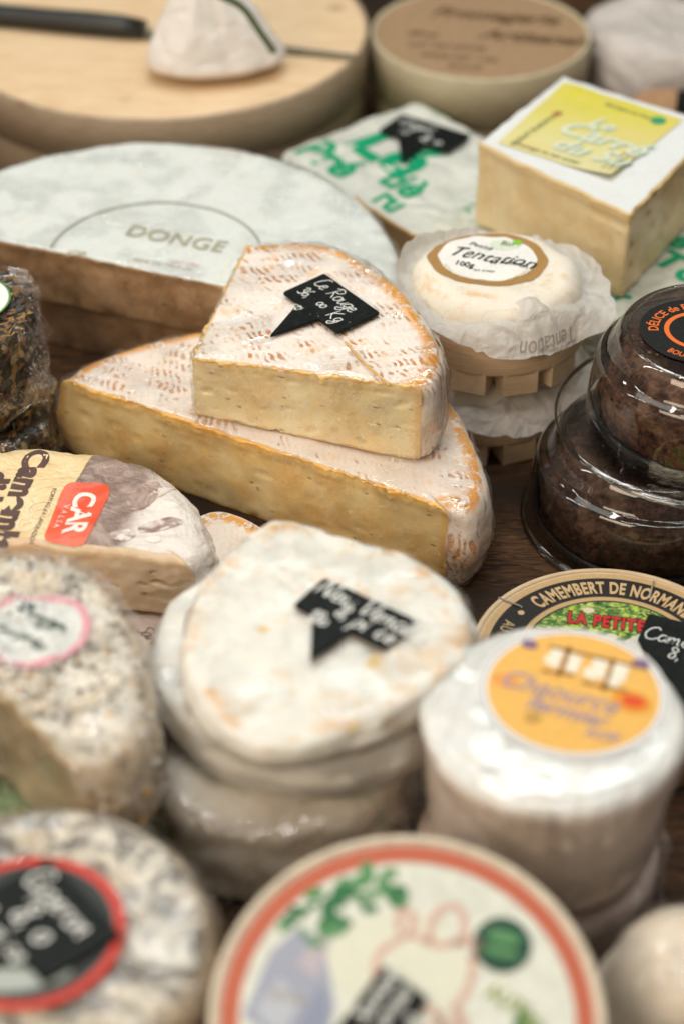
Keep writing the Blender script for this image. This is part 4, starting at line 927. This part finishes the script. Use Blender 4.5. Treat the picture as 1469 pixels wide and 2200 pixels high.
# ================================================================== herb covered cheeses at left edge
def flakes(c, R, z0, z1, n, seed, pal, top_r=1.0, smin=.12, smax=.38):
    rnd = random.Random(seed); vs = []; mi = []
    for _ in range(n):
        a = rnd.uniform(0, 6.283)
        if rnd.random() < .5: r = R*math.sqrt(rnd.random()); z = z1+.06; up_ = np.array((0, 0, 1.)); p = np.array((c[0]+r*math.cos(a), c[1]+r*math.sin(a), z))
        else: z = rnd.uniform(z0+.2, z1); up_ = np.array((math.cos(a), math.sin(a), 0.)); p = np.array((c[0]+(R+.05)*math.cos(a), c[1]+(R+.05)*math.sin(a), z))
        L = rnd.uniform(smin, smax); w_ = L*rnd.uniform(.2, .6); v = np.array([rnd.gauss(0, 1) for _ in range(3)]); v -= up_*(v@up_)*.75; v /= np.linalg.norm(v); m = np.cross(up_, v); m /= np.linalg.norm(m)+1e-6
        b = [p-v*L, p-v*L*.2+m*w_+up_*.06, p+v*L+up_*rnd.uniform(0, .12), p-v*L*.1-m*w_+up_*.05]
        vs.append((np.array(b), [(0, 1, 2), (0, 2, 3)])); k = rnd.choice(range(len(pal))); mi += [k, k]
    return (*join(*vs), mi)
def film_sheet(t, pts, m, n=24, amp=.18, fr=.9, seed=0, name='plastic_wrap', parent=None):
    """loose sheet through a grid of control rows (each a list of 3d points)"""
    rows = [crom([np.array(q, float) for q in r], False, 6) for r in pts]; cols = len(rows[0])
    g = [crom([np.array(rows[i][j]) for i in range(len(rows))], False, 6) for j in range(cols)]
    V = []; H = len(g[0])
    for j in range(cols):
        for i in range(H): q = g[j][i]; V.append(q+amp*np.array((fb(q[0]*fr+seed, q[1]*fr, q[2]*fr), fb(q[0]*fr, q[1]*fr+seed+9, q[2]*fr), fb(q[0]*fr, q[1]*fr, q[2]*fr+seed+5))))
    F = [(j*H+i, j*H+i+1, (j+1)*H+i+1, (j+1)*H+i) for j in range(cols-1) for i in range(H-1)]
    return t.part(name, np.array(V), F, m, parent)
PAL = lambda: [flat((.02, .018, .016), .5), flat((.22, .11, .03), .5), flat((.34, .20, .05), .5), flat((.05, .05, .02), .5), flat((.09, .03, .02), .5)]
def herb():
    c = np.array((-18.2, 9.6))
    t = Thing('herb_cheese', 'herb coated cheese in crinkled clear wrap with a white round label', 'cheese', (c[0], c[1], 3.2))
    d = slab(circle(c, 4.0, .2, .05, 3), 3.2, 8.2, rt=.8, rb=1.0, ns=14, nr=16, amp=.2, samp=.3, sfr=1.2, seed=71); put(t, d, herbs(), None, 'herb_crust')
    V, F, mi = flakes(c, 4.0, 3.2, 8.2, 1500, 3, PAL()); t.part('herb_flakes', V, F, PAL(), smooth=False, mi=mi)
    f = slab(circle(c, 4.25, .22, .07, 9), 3.0, 8.4, rt=.5, rb=1.2, ns=14, nr=12, amp=.25, fr=.7, samp=.8, sfr=.7, seed=75); put(t, f, film(.03, 1.2, .08), None, 'plastic_wrap')
    # loose gathered corner reaching right
    film_sheet(t, [[P3(10, 575, 8.6), P3(65, 590, 8.4), P3(82, 630, 8.0)], [P3(55, 640, 8.3), P3(80, 690, 7.5), P3(98, 720, 7.0)], [P3(60, 760, 7.0), P3(95, 790, 6.2), P3(112, 800, 5.8)], [P3(60, 850, 6), P3(100, 850, 5.2), P3(124, 830, 4.8)], [P3(0, 930, 5), P3(40, 880, 4.8), P3(100, 870, 4.5)]], film(.16, 1.4, .10), amp=.16, seed=3)
    lb = flatmesh(t, 'label', disc2(2.1, 60), Frame(P(-80, 640, 8.7), (1, 0)), 8.62, ink((.86, .87, .84)), 0); flatmesh(t, 'label_edge', ring2(2.1, 2.2, 80), Frame(P(-80, 640, 8.7), (1, 0)), 8.62, ink((.12, .30, .08)), 0, lb)
    c2 = c+np.array((.2, -.3)); t = Thing('herb_cheese', 'lower dark herb coated cheese in clear wrap under the white labelled one', 'cheese', (c2[0], c2[1], 0))
    d = slab(circle(c2, 4.2, .25, .05, 6), 0, 3.1, rt=.8, rb=.6, ns=10, nr=12, amp=.2, samp=.25, sfr=1.2, seed=76); put(t, d, herbs(), None, 'herb_crust')
    V, F, mi = flakes(c2, 4.2, 0, 3.1, 600, 5, PAL()); t.part('herb_flakes', V, F, PAL(), smooth=False, mi=mi)
    f = slab(circle(c2, 4.5, .3, .07, 2), 0, 3.25, rt=.5, rb=.6, ns=8, nr=6, samp=.5, sfr=.7, seed=79); put(t, f, film(.03, 1.2, .1), None, 'plastic_wrap')
herb()

# ================================================================== seed crusted half cheese, near left
def seeded():
    z0, z1 = 4.4, 9.2
    t = Thing('seed_crusted_cheese', 'cut seed crusted cheese in shiny film with a pink ringed label', 'cheese', (-10, -14, z0))
    cv = [P(165, 1655, z1), P(265, 1630, z1), P(318, 1540, z1), P(322, 1460, z1), P(300, 1370, z1), P(250, 1270, z1), P(160, 1205, z1), P(40, 1180, z1), P(-80, 1195, z1), P(-180, 1270, z1)]
    ol = outline([tuple(q) for q in cv], [tuple(P(-180, 1370, z1)), tuple(P(-20, 1470, z1))], ds=.25)
    zf = lambda q: np.array([z1-.0 for k in np.atleast_2d(q)])
    d = slab(ol, z0, z1, rt=.9, rb=.6, rc=.15, ns=12, nr=18, bulge=.2, amp=.3, fr=.8, samp=.3, sfr=1.0, seed=81, jag=.2)
    put(t, d, speckle((.84, .80, .70), (.10, .08, .06), .6, 1.2), paste((.62, .46, .33), (.50, .36, .24), (.5, .34, .2), coat=.3, pits=0))
    V, F = d['V'], d['F']; rnd = random.Random(8); fs = [f for f in F if V[f[0]][2] > z0+.8]; vs = []; mi = []
    for _ in range(480):
        f = rnd.choice(fs); p = V[f[0]]; ctr = np.array((d['c'][0], d['c'][1], (z0+z1)/2-4)); o = (p-ctr)/np.linalg.norm(p-ctr); s = rnd.uniform(.06, .2)
        if nz(p[0]*.5, p[1]*.5, p[2]*.5) < -.15: continue
        ax = [np.array((s, 0, 0)), np.array((0, s*rnd.uniform(.6, 1.3), 0)), np.array((0, 0, s*.7))]; q = p+o*.05
        vs.append((np.array([q-ax[0], q-ax[1], q+ax[0], q+ax[1], q+ax[2], q-ax[2]]), [(0, 1, 4), (1, 2, 4), (2, 3, 4), (3, 0, 4), (1, 0, 5), (2, 1, 5), (3, 2, 5), (0, 3, 5)])); mi += [rnd.choice([0, 0, 0, 1, 2, 3, 3])]*8
    V, F = join(*vs); t.part('seed_crust', V, F, [flat((.80, .77, .66), .6), flat((.68, .36, .06), .6), flat((.12, .12, .05), .6), flat((.16, .12, .08), .6)], mi=mi)
    B = bvh(d); fr = Frame(P(75, 1360, z1), (1, -.7))
    lb = flatmesh(t, 'label', disc2(1.75, 60, rings=10), fr, B, ink((.70, .73, .70)), .22); flatmesh(t, 'label_ring', ring2(1.75, 2.05), fr, B, ink((.72, .34, .40)), .22, lb)
    flatmesh(t, 'lettering', mv(text2d('Fleur', 1.2, .05), -1.5, .1), fr, B, ink((.10, .14, .12)), .24, lb); flatmesh(t, 'lettering', mv(text2d('des prés', .7, .03), -1.3, -.8), fr, B, ink((.10, .14, .12)), .24, lb)
    f = slab(ol, z0, z1+.32, rt=.9, rb=.6, rc=.3, ns=8, nr=16, out=.22, amp=.45, fr=1.0, samp=.35, sfr=.9, seed=84, zf=lambda q: np.full(len(q), z1+.34))
    put(t, f, film(.30, 1.5, .06, (1, 1, 1), 4.0, 3), film(.08, 1.2, .12, (.90, .94, .90)), 'plastic_wrap', 'plastic_wrap')  # top film's milky streaks made strong as painted white highlights
    # lower cheese, speckled, same crust
    t = Thing('seed_crusted_cheese', 'lower seed crusted cheese in green tinted film carrying a dark green tag', 'cheese', (-9, -15, 0))
    cc = P(95, 1640, 4.2); 
    d = slab(circle(cc+np.array((-.2, .9)), 5.3, .3, .04, 4), 0, 4.2, rt=.9, rb=.5, ns=10, nr=14, amp=.25, samp=.3, sfr=.9, seed=88); put(t, d, speckle((.62, .52, .40), (.14, .11, .08), .8, 1.0))
    V, F = d['V'], d['F']; fs = [f for f in F if V[f[0]][2] > .8]; vs = []; mi = []
    for _ in range(420):
        f = rnd.choice(fs); q = V[f[0]]; s = rnd.uniform(.06, .2); ax = [np.array((s, 0, 0)), np.array((0, s, 0)), np.array((0, 0, s*.7))]
        vs.append((np.array([q-ax[0], q-ax[1], q+ax[0], q+ax[1], q+ax[2], q-ax[2]]), [(0, 1, 4), (1, 2, 4), (2, 3, 4), (3, 0, 4), (1, 0, 5), (2, 1, 5), (3, 2, 5), (0, 3, 5)])); mi += [rnd.choice([0, 0, 1, 2, 3])]*8
    V, F = join(*vs); t.part('seed_crust', V, F, [flat((.72, .68, .58), .6), flat((.62, .34, .08), .6), flat((.10, .13, .05), .6), flat((.14, .10, .07), .6)], mi=mi)
    f = slab(circle(cc+np.array((-.1, .8)), 5.6, .3, .05, 1), 0, 4.35, rt=.8, rb=.5, ns=8, nr=10, amp=.3, fr=.6, samp=.3, seed=90); put(t, f, film(.06, 1.3, .12, (.62, .80, .68)), None, 'plastic_wrap')
    mk_tag('dark chalk tag under the pink labelled crusted cheese at the left edge', (20, 1500), (150, 1640), (-60, 1560), (-120, 1720), 4.6, 4.55, [lambda W, H: hand('Tomme 8,5', .8, .08, (W*.1, H*.55)), lambda W, H: hand('la piece', .7, .07, (W*.2, H*.15))], th=.15)
seeded()

# ================================================================== the round white cheeses in the middle
def keou():
    c1 = np.array((-2.6, -13.6)); t = Thing('wrapped_cheese', 'bottom round cheese of the centre stack in greenish wrap', 'cheese', (c1[0], c1[1], 0), 'centre stack of white cheeses')
    d = slab(circle(c1, 5.4, .25, .05, 2), 0, 5.1, rt=1.0, rb=.7, ns=10, nr=12, amp=.2, samp=.25, sfr=.6, seed=91); put(t, d, rind_white((.84, .78, .72), (.62, .46, .36), .6, .4))
    f = slab(circle(c1+np.array((-.1, -.1)), 5.8, .25, .07, 5), 0, 5.2, rt=.6, rb=.3, ns=10, nr=10, amp=.3, fr=.5, samp=.7, sfr=.5, seed=93); put(t, f, film(.12, 1.0, .10, (.97, .98, .96)), None, 'plastic_wrap')
    film_sheet(t, [[P3(372, 1590, 5.2), P3(480, 1680, 5.2), P3(620, 1720, 5.1), P3(800, 1700, 5.0)], [P3(368, 1700, 3.8), P3(480, 1775, 3.8), P3(640, 1800, 3.4), P3(830, 1750, 3.4)], [P3(385, 1800, 1.8), P3(480, 1850, 1.6), P3(650, 1840, 1.6), P3(845, 1780, 2.0)], [P3(420, 1850, .1), P3(490, 1880, .1), P3(640, 1850, .5), P3(850, 1790, 1.1)]], film(.14, 1.4, .10, (.86, .95, .88)), amp=.18, seed=4)
    c2 = np.array((-1.2, -12.5)); t = Thing('round_cheese', 'middle white round cheese of the centre stack, sticking out behind and left', 'cheese', (c2[0], c2[1], 5.2), 'centre stack of white cheeses')
    d = slab(circle(c2, 6.0, .25, .03, 7), 5.25, 7.5, rt=.6, rb=.7, ns=10, nr=14, bulge=.15, amp=.12, samp=.12, seed=95); put(t, d, rind_white((.76, .76, .72), (.64, .50, .34), .4, .35))
    f = slab(circle(c2, 6.0, .3, .03, 7), 5.25, 7.55, rt=.6, rb=.7, ns=8, nr=12, out=.1, amp=.2, samp=.2, sfr=.8, seed=96); put(t, f, film(.05, .5, .08), None, 'cling_film')
    z0, z1 = 7.6, 9.0
    t = Thing('round_cheese', 'lumpy round white cheese carrying a black tag, top of the centre stack', 'cheese', (-.8, -14.3, z0), 'centre stack of white cheeses')
    pts = [P(x, y, z1-.3) for x, y in ((1018, 1345), (975, 1270), (880, 1200), (760, 1165), (660, 1130), (580, 1132), (490, 1195), (425, 1275), (395, 1370), (400, 1470), (455, 1560), (560, 1612), (690, 1600), (820, 1560), (930, 1500), (1005, 1430))]
    pp, cc = resample(crom([tuple(q) for q in pts], True, 8), [False]*128, .2)
    if np.sum(pp[:, 0]*np.roll(pp[:, 1], -1)-np.roll(pp[:, 0], -1)*pp[:, 1]) < 0: pp = pp[::-1]
    d = slab((pp, cc), z0, z1, rt=.42, rb=.4, ns=8, nr=30, bulge=.12, amp=.30, fr=.5, samp=.16, seed=101); put(t, d, rind_white((.76, .76, .70), (.66, .46, .26), .7, .36, .05, 0, 0, 1))
    f = slab((pp, cc), z0, z1+.04, rt=.5, rb=.4, ns=8, nr=14, out=.06, amp=.18, fr=.35, samp=.2, sfr=.7, seed=101, zf=lambda q: np.full(len(q), z1+.08)); put(t, f, film(.03, .3, .3, streak=.3, crease=.3), None, 'cling_film')
    mk_tag('black arrow tag with blurred chalk writing, Neu Vendée, on the lumpy white round', (697, 1252), (889, 1342), (634, 1312), (668, 1428), z1+.12, z1+.22,
           [lambda W, H: hand('Neu Vendée', .92, .09, (W*.05, H*.55), rot=-.02), lambda W, H: hand('8,', .7, .09, (W*.38, H*.22)), lambda W, H: hand('pièce', .8, .09, (W*.58, H*.14)), lambda W, H: hand('180', .62, .08, (W*.2, -.35))], tail=(.22, .62), th=.16)
keou()
def chaource():
    c = P(1187, 1532, 9.0); 
    t = Thing('round_cheese', 'low pale wrapped cheese under the yellow labelled drum', 'cheese', (c[0], c[1], 0))
    d = slab(circle(c+np.array((-.1, .2)), 4.5, .3, .03, 3), 0, 2.7, rt=.7, rb=.6, ns=6, nr=8, seed=110); put(t, d, rind_white((.60, .50, .46), (.45, .33, .27), .6, .4))
    f = slab(circle(c+np.array((-.4, .1)), 4.9, .3, .06, 8), 0, 2.85, rt=.5, rb=.5, ns=6, nr=6, samp=.5, sfr=.6, seed=112); put(t, f, film(.12, 1.4, .12), None, 'cling_film')
    z0, z1 = 2.8, 9.0
    t = Thing('drum_cheese', 'tall white drum shaped cheese in film with round yellow label', 'cheese', (c[0], c[1], z0))
    ol = circle(c, 4.72, .2, .015, 1); d = slab(ol, z0, z1, rt=.55, rb=.9, ns=20, nr=22, bulge=-.12, amp=.06, fr=.5, samp=.18, sfr=.35, seed=115)
    V = d['V']; k = 1-.15*np.clip((z1-V[:, 2])/6.2, 0, 1); V[:, :2] = c+(V[:, :2]-c)*k[:, None]
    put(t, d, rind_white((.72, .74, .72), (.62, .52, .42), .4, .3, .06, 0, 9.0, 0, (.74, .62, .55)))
    f = slab(ol, z0, z1+.06, rt=.65, rb=.9, ns=16, nr=16, out=.07, amp=.03, fr=.7, samp=.16, sfr=.6, seed=118); V = f['V']; k = 1-.15*np.clip((z1-V[:, 2])/6.2, 0, 1); V[:, :2] = c+(V[:, :2]-c)*k[:, None]
    put(t, f, film(.05, .22, .16, crease=.25), None, 'cling_film')
    o = P(1230, 1490, z1); fr = Frame(o, (1, -.36)); z = z1+.09
    wh = flatmesh(t, 'label', disc2(3.35, 90), fr, z, ink((.80, .81, .78)), .0)
    flatmesh(t, 'label_ring', ring2(3.17, 3.24), fr, z, ink((.42, .40, .46)), .012, wh)
    # orange disc with a bitten upper edge
    flatmesh(t, 'label_print', disc2(3.02, 90), fr, z, ink((.80, .47, .115)), .012, wh)
    br = ink((.30, .14, .05)); pu = ink((.36, .28, .36)); cr = ink((.82, .80, .66))
    flatmesh(t, 'label_print', disc2(.72, 40, .75, (2.05, .15)), fr, z, ink((.76, .30, .03)), .024, wh); flatmesh(t, 'label_print', disc2(.42, 40, .75, (2.1, .2)), fr, z, ink((.70, .09, .02)), .036, wh)
    flatmesh(t, 'label_print', disc2(.5, 30, .7, (-2.4, -.25)), fr, z, ink((.78, .34, .08)), .024, wh)
    for (x, y, w_, h_) in ((-1.05, 1.15, .45, 1.0), (-.35, 1.05, .45, .9), (.55, 1.1, .55, .9), (1.3, 1.2, .55, .95), (.35, .75, .5, .5), (1.15, .65, .55, .5), (-1.2, .95, .4, .35)):
        flatmesh(t, 'label_print', (np.array([(x-w_/2, y-h_/2+.4), (x+w_/2, y-h_/2+.3), (x+w_/2, y+h_/2+.3), (x-w_/2, y+h_/2+.4)]), [(0, 1, 2, 3)]), fr, z, cr, .024+.002*abs(x), wh)
    for (x0, y0, x1, y1) in ((-.7, .6, -.7, 2.2), (.95, .4, .95, 2.1), (-1.4, 2.0, 2.2, 2.0), (-1.3, .65, -.2, .8), (.2, .55, 1.8, .6)):
        flatmesh(t, 'label_print', ribbons([[(x0, y0), ((x0+x1)/2+.02, (y0+y1)/2), (x1, y1)]], .14), fr, z, br, .034, wh)
    for (x, y) in ((-2.1, 1.85), (1.9, 2.2)): flatmesh(t, 'label_print', disc2(.3, 20, .8, (x, y)), fr, z, ink((.22, .14, .24)), .045, wh)
    flatmesh(t, 'lettering', mv(text2d('Chaource', 1.25, .01, .85, .3), -2.6, -.55, -.03), fr, z, pu, .036, wh)
    flatmesh(t, 'lettering', mv(text2d('fermier', 1.0, .02, .95, .3), -1.4, -1.35, -.03), fr, z, pu, .036, wh)
    flatmesh(t, 'label_print', disc2(.3, 24, 1, (-1.0, -1.75)), fr, z, ink((.52, .32, .08)), .036, wh)
    flatmesh(t, 'lettering', mv(text2d('AOP', .6, .03), .9, -2.0), fr, z, pu, .036, wh)
chaource()

# ================================================================== nearest row
def near_row():
    c = np.array(P(60, 2010, 8)); z1 = 8
    t = Thing('speckled_cheese', 'grey speckled round in film with red ringed black label', 'cheese', (c[0], c[1], 0))
    d = slab(circle(c, 5.9, .2, .02, 5), 2.5, z1, rt=1.0, rb=.9, ns=12, nr=26, amp=.14, fr=.6, samp=.15, seed=121); put(t, d, speckle((.74, .70, .60), (.045, .035, .028), 1.05, 1.0))
    f = slab(circle(c, 5.9, .25, .02, 5), 2.5, z1+.1, rt=1.1, rb=.9, ns=8, nr=22, out=.12, amp=.16, fr=1.0, samp=.25, seed=123, zf=lambda q: np.full(len(q), z1+.12)); put(t, f, film(.06, .7, .08, streak=3), None, 'cling_film')
    c0 = c.copy(); t0 = Thing('round_cheese', 'low cheese beneath the grey speckled round, bottom left corner', 'cheese', (c[0], c[1], 0)); d0 = slab(circle(c, 5.0, .4, .03, 2), 0, 2.4, rt=.6, ns=5, nr=5); put(t0, d0, rind_white((.6, .5, .4)))
    fr = Frame(P(62, 2012, z1), (1, -.5)); zz = z1+.26
    lb = flatmesh(t, 'label', disc2(3.0, 90), fr, zz, ink((.55, .58, .54)), 0); flatmesh(t, 'label_ring', ring2(2.72, 3.06), fr, zz, ink((.58, .045, .03)), .012, lb)
    flatmesh(t, 'label_print', disc2(2.7, 80, 1), fr, zz, ink((.04, .045, .042)), .012, lb)
    for k, (x, y, r, e, ro) in enumerate(((-1.2, -1.6, 1.1, .35, .5), (.5, -1.9, 1.5, .3, .5), (1.4, -1.3, .9, .4, .7), (-.2, -1.2, .9, .25, .2))): flatmesh(t, 'label_print', mv(disc2(r, 30, e), x, y, ro), fr, zz, ink((.40, .45, .42)), .02+.004*k, lb)
    flatmesh(t, 'lettering', mv(text2d('Le Gris', 1.0, .02), -2.0, -.4), fr, zz, ink((.5, .5, .46)), .04, lb)
    mk_tag('large greyish chalk tag on the red ringed label', (105, 1845), (262, 2010), (-90, 1905), (-150, 2130), z1+.4, z1+.33, [lambda W, H: hand('Gaperon', .95, .09, (W*.05, H*.6)), lambda W, H: hand('8,50', .95, .1, (W*.3, H*.22)), lambda W, H: hand('la pièce', .75, .08, (W*.12, -.3))], th=.14)
    # red rimmed round box, tipped a little towards the viewer
    c = np.array((2.0, -29.3)); zc = 7.3; R = 6.1; tl = R_(17)
    t = Thing('cheese_box', 'round box with red rimmed pale printed lid, nearest at the bottom centre', 'box', (c[0], c[1], 0))
    def T(V):
        V = np.array(V, float); y = V[:, 1]-c[1]; z = V[:, 2]-zc; V[:, 1] = c[1]+y*math.cos(tl)-z*math.sin(tl); V[:, 2] = zc+y*math.sin(tl)+z*math.cos(tl); return V
    t.T = T
    V, F = lathe(c, [(R-.3, zc-3.2), (R-.25, zc-3.1), (R-.25, zc-1.4)], 100); t.part('box_side', V, F, wood((.62, .52, .38), (.5, .4, .28)))
    V, F = lathe(c, [(R-.2, zc-1.6), (R, zc-1.6), (R, zc-.08), (R-.07, zc), (R-.25, zc), (R-.3, zc-.1)], 120); t.part('lid_rim', V, F, flat((.66, .58, .44), .45))
    fr = Frame(c, (1, -.25)); z = zc-.1; W_ = lambda *a, **k: flatmesh(t, *a, **k)
    lid = W_('lid', disc2(R-.28, 100, rings=3), fr, z, flat((.62, .65, .56), .35), 0)
    W_('lid_print', ring2(5.15, 5.75), fr, z, ink((.50, .13, .07)), .012, lid)
    pale = ink((.70, .72, .60)); gr = ink((.03, .16, .06)); gr2 = ink((.10, .28, .11)); bl = ink((.34, .37, .46)); pk = ink((.62, .42, .34))
    W_('lid_print', (np.array([(-4.9, -1.2), (-2.3, -2.2), (-2.2, -.2), (-3.2, 1.9), (-4.0, 2.0), (-4.6, 1.0)]), [(0, 1, 2, 3, 4, 5)]), fr, z, bl, .012, lid)
    W_('lid_print', (np.array([(-3.7, .8), (-3.0, .5), (-2.9, 1.8), (-3.3, 2.3)]), [(0, 1, 2, 3)]), fr, z, ink((.48, .44, .48)), .02, lid)
    W_('lid_print', mv((disc2(2.2, 40, .8)), -.6, 1.6), fr, z, pale, .016, lid)
    rnd = random.Random(6)
    for k in range(34):
        a = R_(rnd.uniform(105, 158)); r = rnd.uniform(3.4, 5.0); W_('lid_print', mv(disc2(rnd.uniform(.15, .42), 10, .6), r*math.cos(a), r*math.sin(a), rnd.random()*3), fr, z, rnd.choice([gr, gr2]), .024+.0006*k, lid)
    for k in range(16):
        x, y = rnd.uniform(-4.4, -2.6), rnd.uniform(-3.2, -1.9); W_('lid_print', mv(disc2(rnd.uniform(.2, .5), 10, .6), x, y, rnd.random()*3), fr, z, rnd.choice([gr, gr2]), .024+.0006*k, lid)
    st = [[(-.6, 2.6), (-1.3, 1.8), (-1.2, .9), (-.9, .5)], [(-.9, 2.7), (-1.0, 3.4), (-.5, 3.2), (-.5, 2.7), (.3, 2.5), (.9, 2.7)], [(.1, 2.6), (.1, 3.5), (.7, 3.9), (1.1, 3.3), (1.0, 2.7)], [(.9, 2.7), (1.6, 2.9), (1.5, 2.3)], [(-.9, .4), (-.2, .7), (.5, .5), (1.0, .1), (.5, -.4)], [(.9, .3), (1.4, -.2), (1.5, .5), (1.9, -.1)], [(1.6, 2.3), (1.6, 1.3), (1.3, .6)]]
    W_('lid_print', ribbons(st, .24), fr, z, pk, .03, lid)
    W_('emblem', mv(disc2(.92, 50), 2.35, 3.0), fr, z, ink((.012, .07, .04)), .03, lid); W_('emblem', mv(disc2(.55, 30, .4), 2.35, 3.25), fr, z, gr2, .045, lid); W_('emblem', mv(disc2(.6, 30, .25), 2.35, 2.75), fr, z, gr2, .045, lid)
    W_('lid_print', (np.array([(3.1, -.4), (3.6, -.5), (3.75, 1.0), (3.25, 1.1)]), [(0, 1, 2, 3)]), fr, z, gr, .03, lid)
    for k, (s_, x_, y_) in enumerate((('LAIT', .9, -.2), ('DE NORMANDIE', -.2, -1.0), ('ferme', -4.3, -.4))): W_('lettering', mv(text2d(s_, .5, .01), x_, y_), fr, z, ink((.45, .42, .34)), .05, lid)
    W_('lid_print', (np.array([(-4.6, -.9), (-3.6, -1.6), (-3.3, -.4), (-4.1, .3)]), [(0, 1, 2, 3)]), fr, z, ink((.46, .50, .56)), .022, lid)
    W_('lid_print', (np.array([(-3.2, -1.0), (-2.5, -1.8), (-2.3, -.6), (-2.8, .4)]), [(0, 1, 2, 3)]), fr, z, ink((.26, .30, .40)), .024, lid)
    W_('lid_print', mv(disc2(.8, 30, .4), 4.2, -1.6), fr, z, gr, .03, lid)
    W_('lettering', mv(arc_text('AUTHENTIQUE', .75, 2.4, 35, .03, .8), 1.9, -1.2), fr, z, ink((.30, .37, .12)), .05, lid)
    t2 = Thing('price_tag', 'black tag on the red rimmed lid, bottom centre edge', 'price tag', (c[0], c[1]+1, zc), 'black price tags')
    sl = lambda X, Y: zc+(Y-c[1])*math.tan(tl)+.05
    def on(x, y):
        z = zc
        for _ in range(12): p = P(x, y, z); z = sl(*p)
        return P(x, y, z)
    b_, c_, d_ = on(740, 2190), on(822, 2078), on(918, 2150); q = [b_, c_, d_, d_+(b_-c_)*1.3, b_+(b_-c_)*.3]
    V, F = prism(rounded(q, .15), sl, lambda X, Y: sl(X, Y)+.15); t2.part('board', V, F, slate(), smooth=False); f2 = Frame(b_, c_-b_)
    for k in range(3): flatmesh(t2, 'writing', hand(('Soumain', 'Fermier', '12,50')[k], .55, .06, (.1, -.6-k*.62)), f2, lambda X, Y: sl(X, Y)+.15, chalk(), .012)
    t3 = Thing('round_cheese', 'hidden low cheese that props the red rimmed box', 'cheese', (c[0], c[1], 0)); d3 = slab(circle(c+np.array((0, 1)), 4.6, .4), 0, 3.2, rt=.5, ns=4, nr=5); put(t3, d3, rind_white((.6, .5, .4)))
    # cheese at the lower right corner
    c = np.array(P(1495, 2060, 5.2)); t = Thing('ball_cheese', 'greenish mottled round cheese in film at the lower right corner', 'cheese', (c[0], c[1], 0))
    d = slab(circle(c, 2.9, .2, .03, 5), 0, 6.0, rt=2.4, rb=1.6, ns=10, nr=14, bulge=.25, amp=.15, samp=.2, seed=131); put(t, d, rind_white((.74, .66, .54), (.36, .30, .15), .9, .5))
    f = slab(circle(c, 2.9, .25, .04, 5), 0, 6.05, rt=2.4, rb=1.6, ns=8, nr=12, bulge=.25, out=.12, amp=.2, samp=.3, sfr=.9, seed=133); put(t, f, film(.08, 1.2, .1), None, 'cling_film')
near_row()
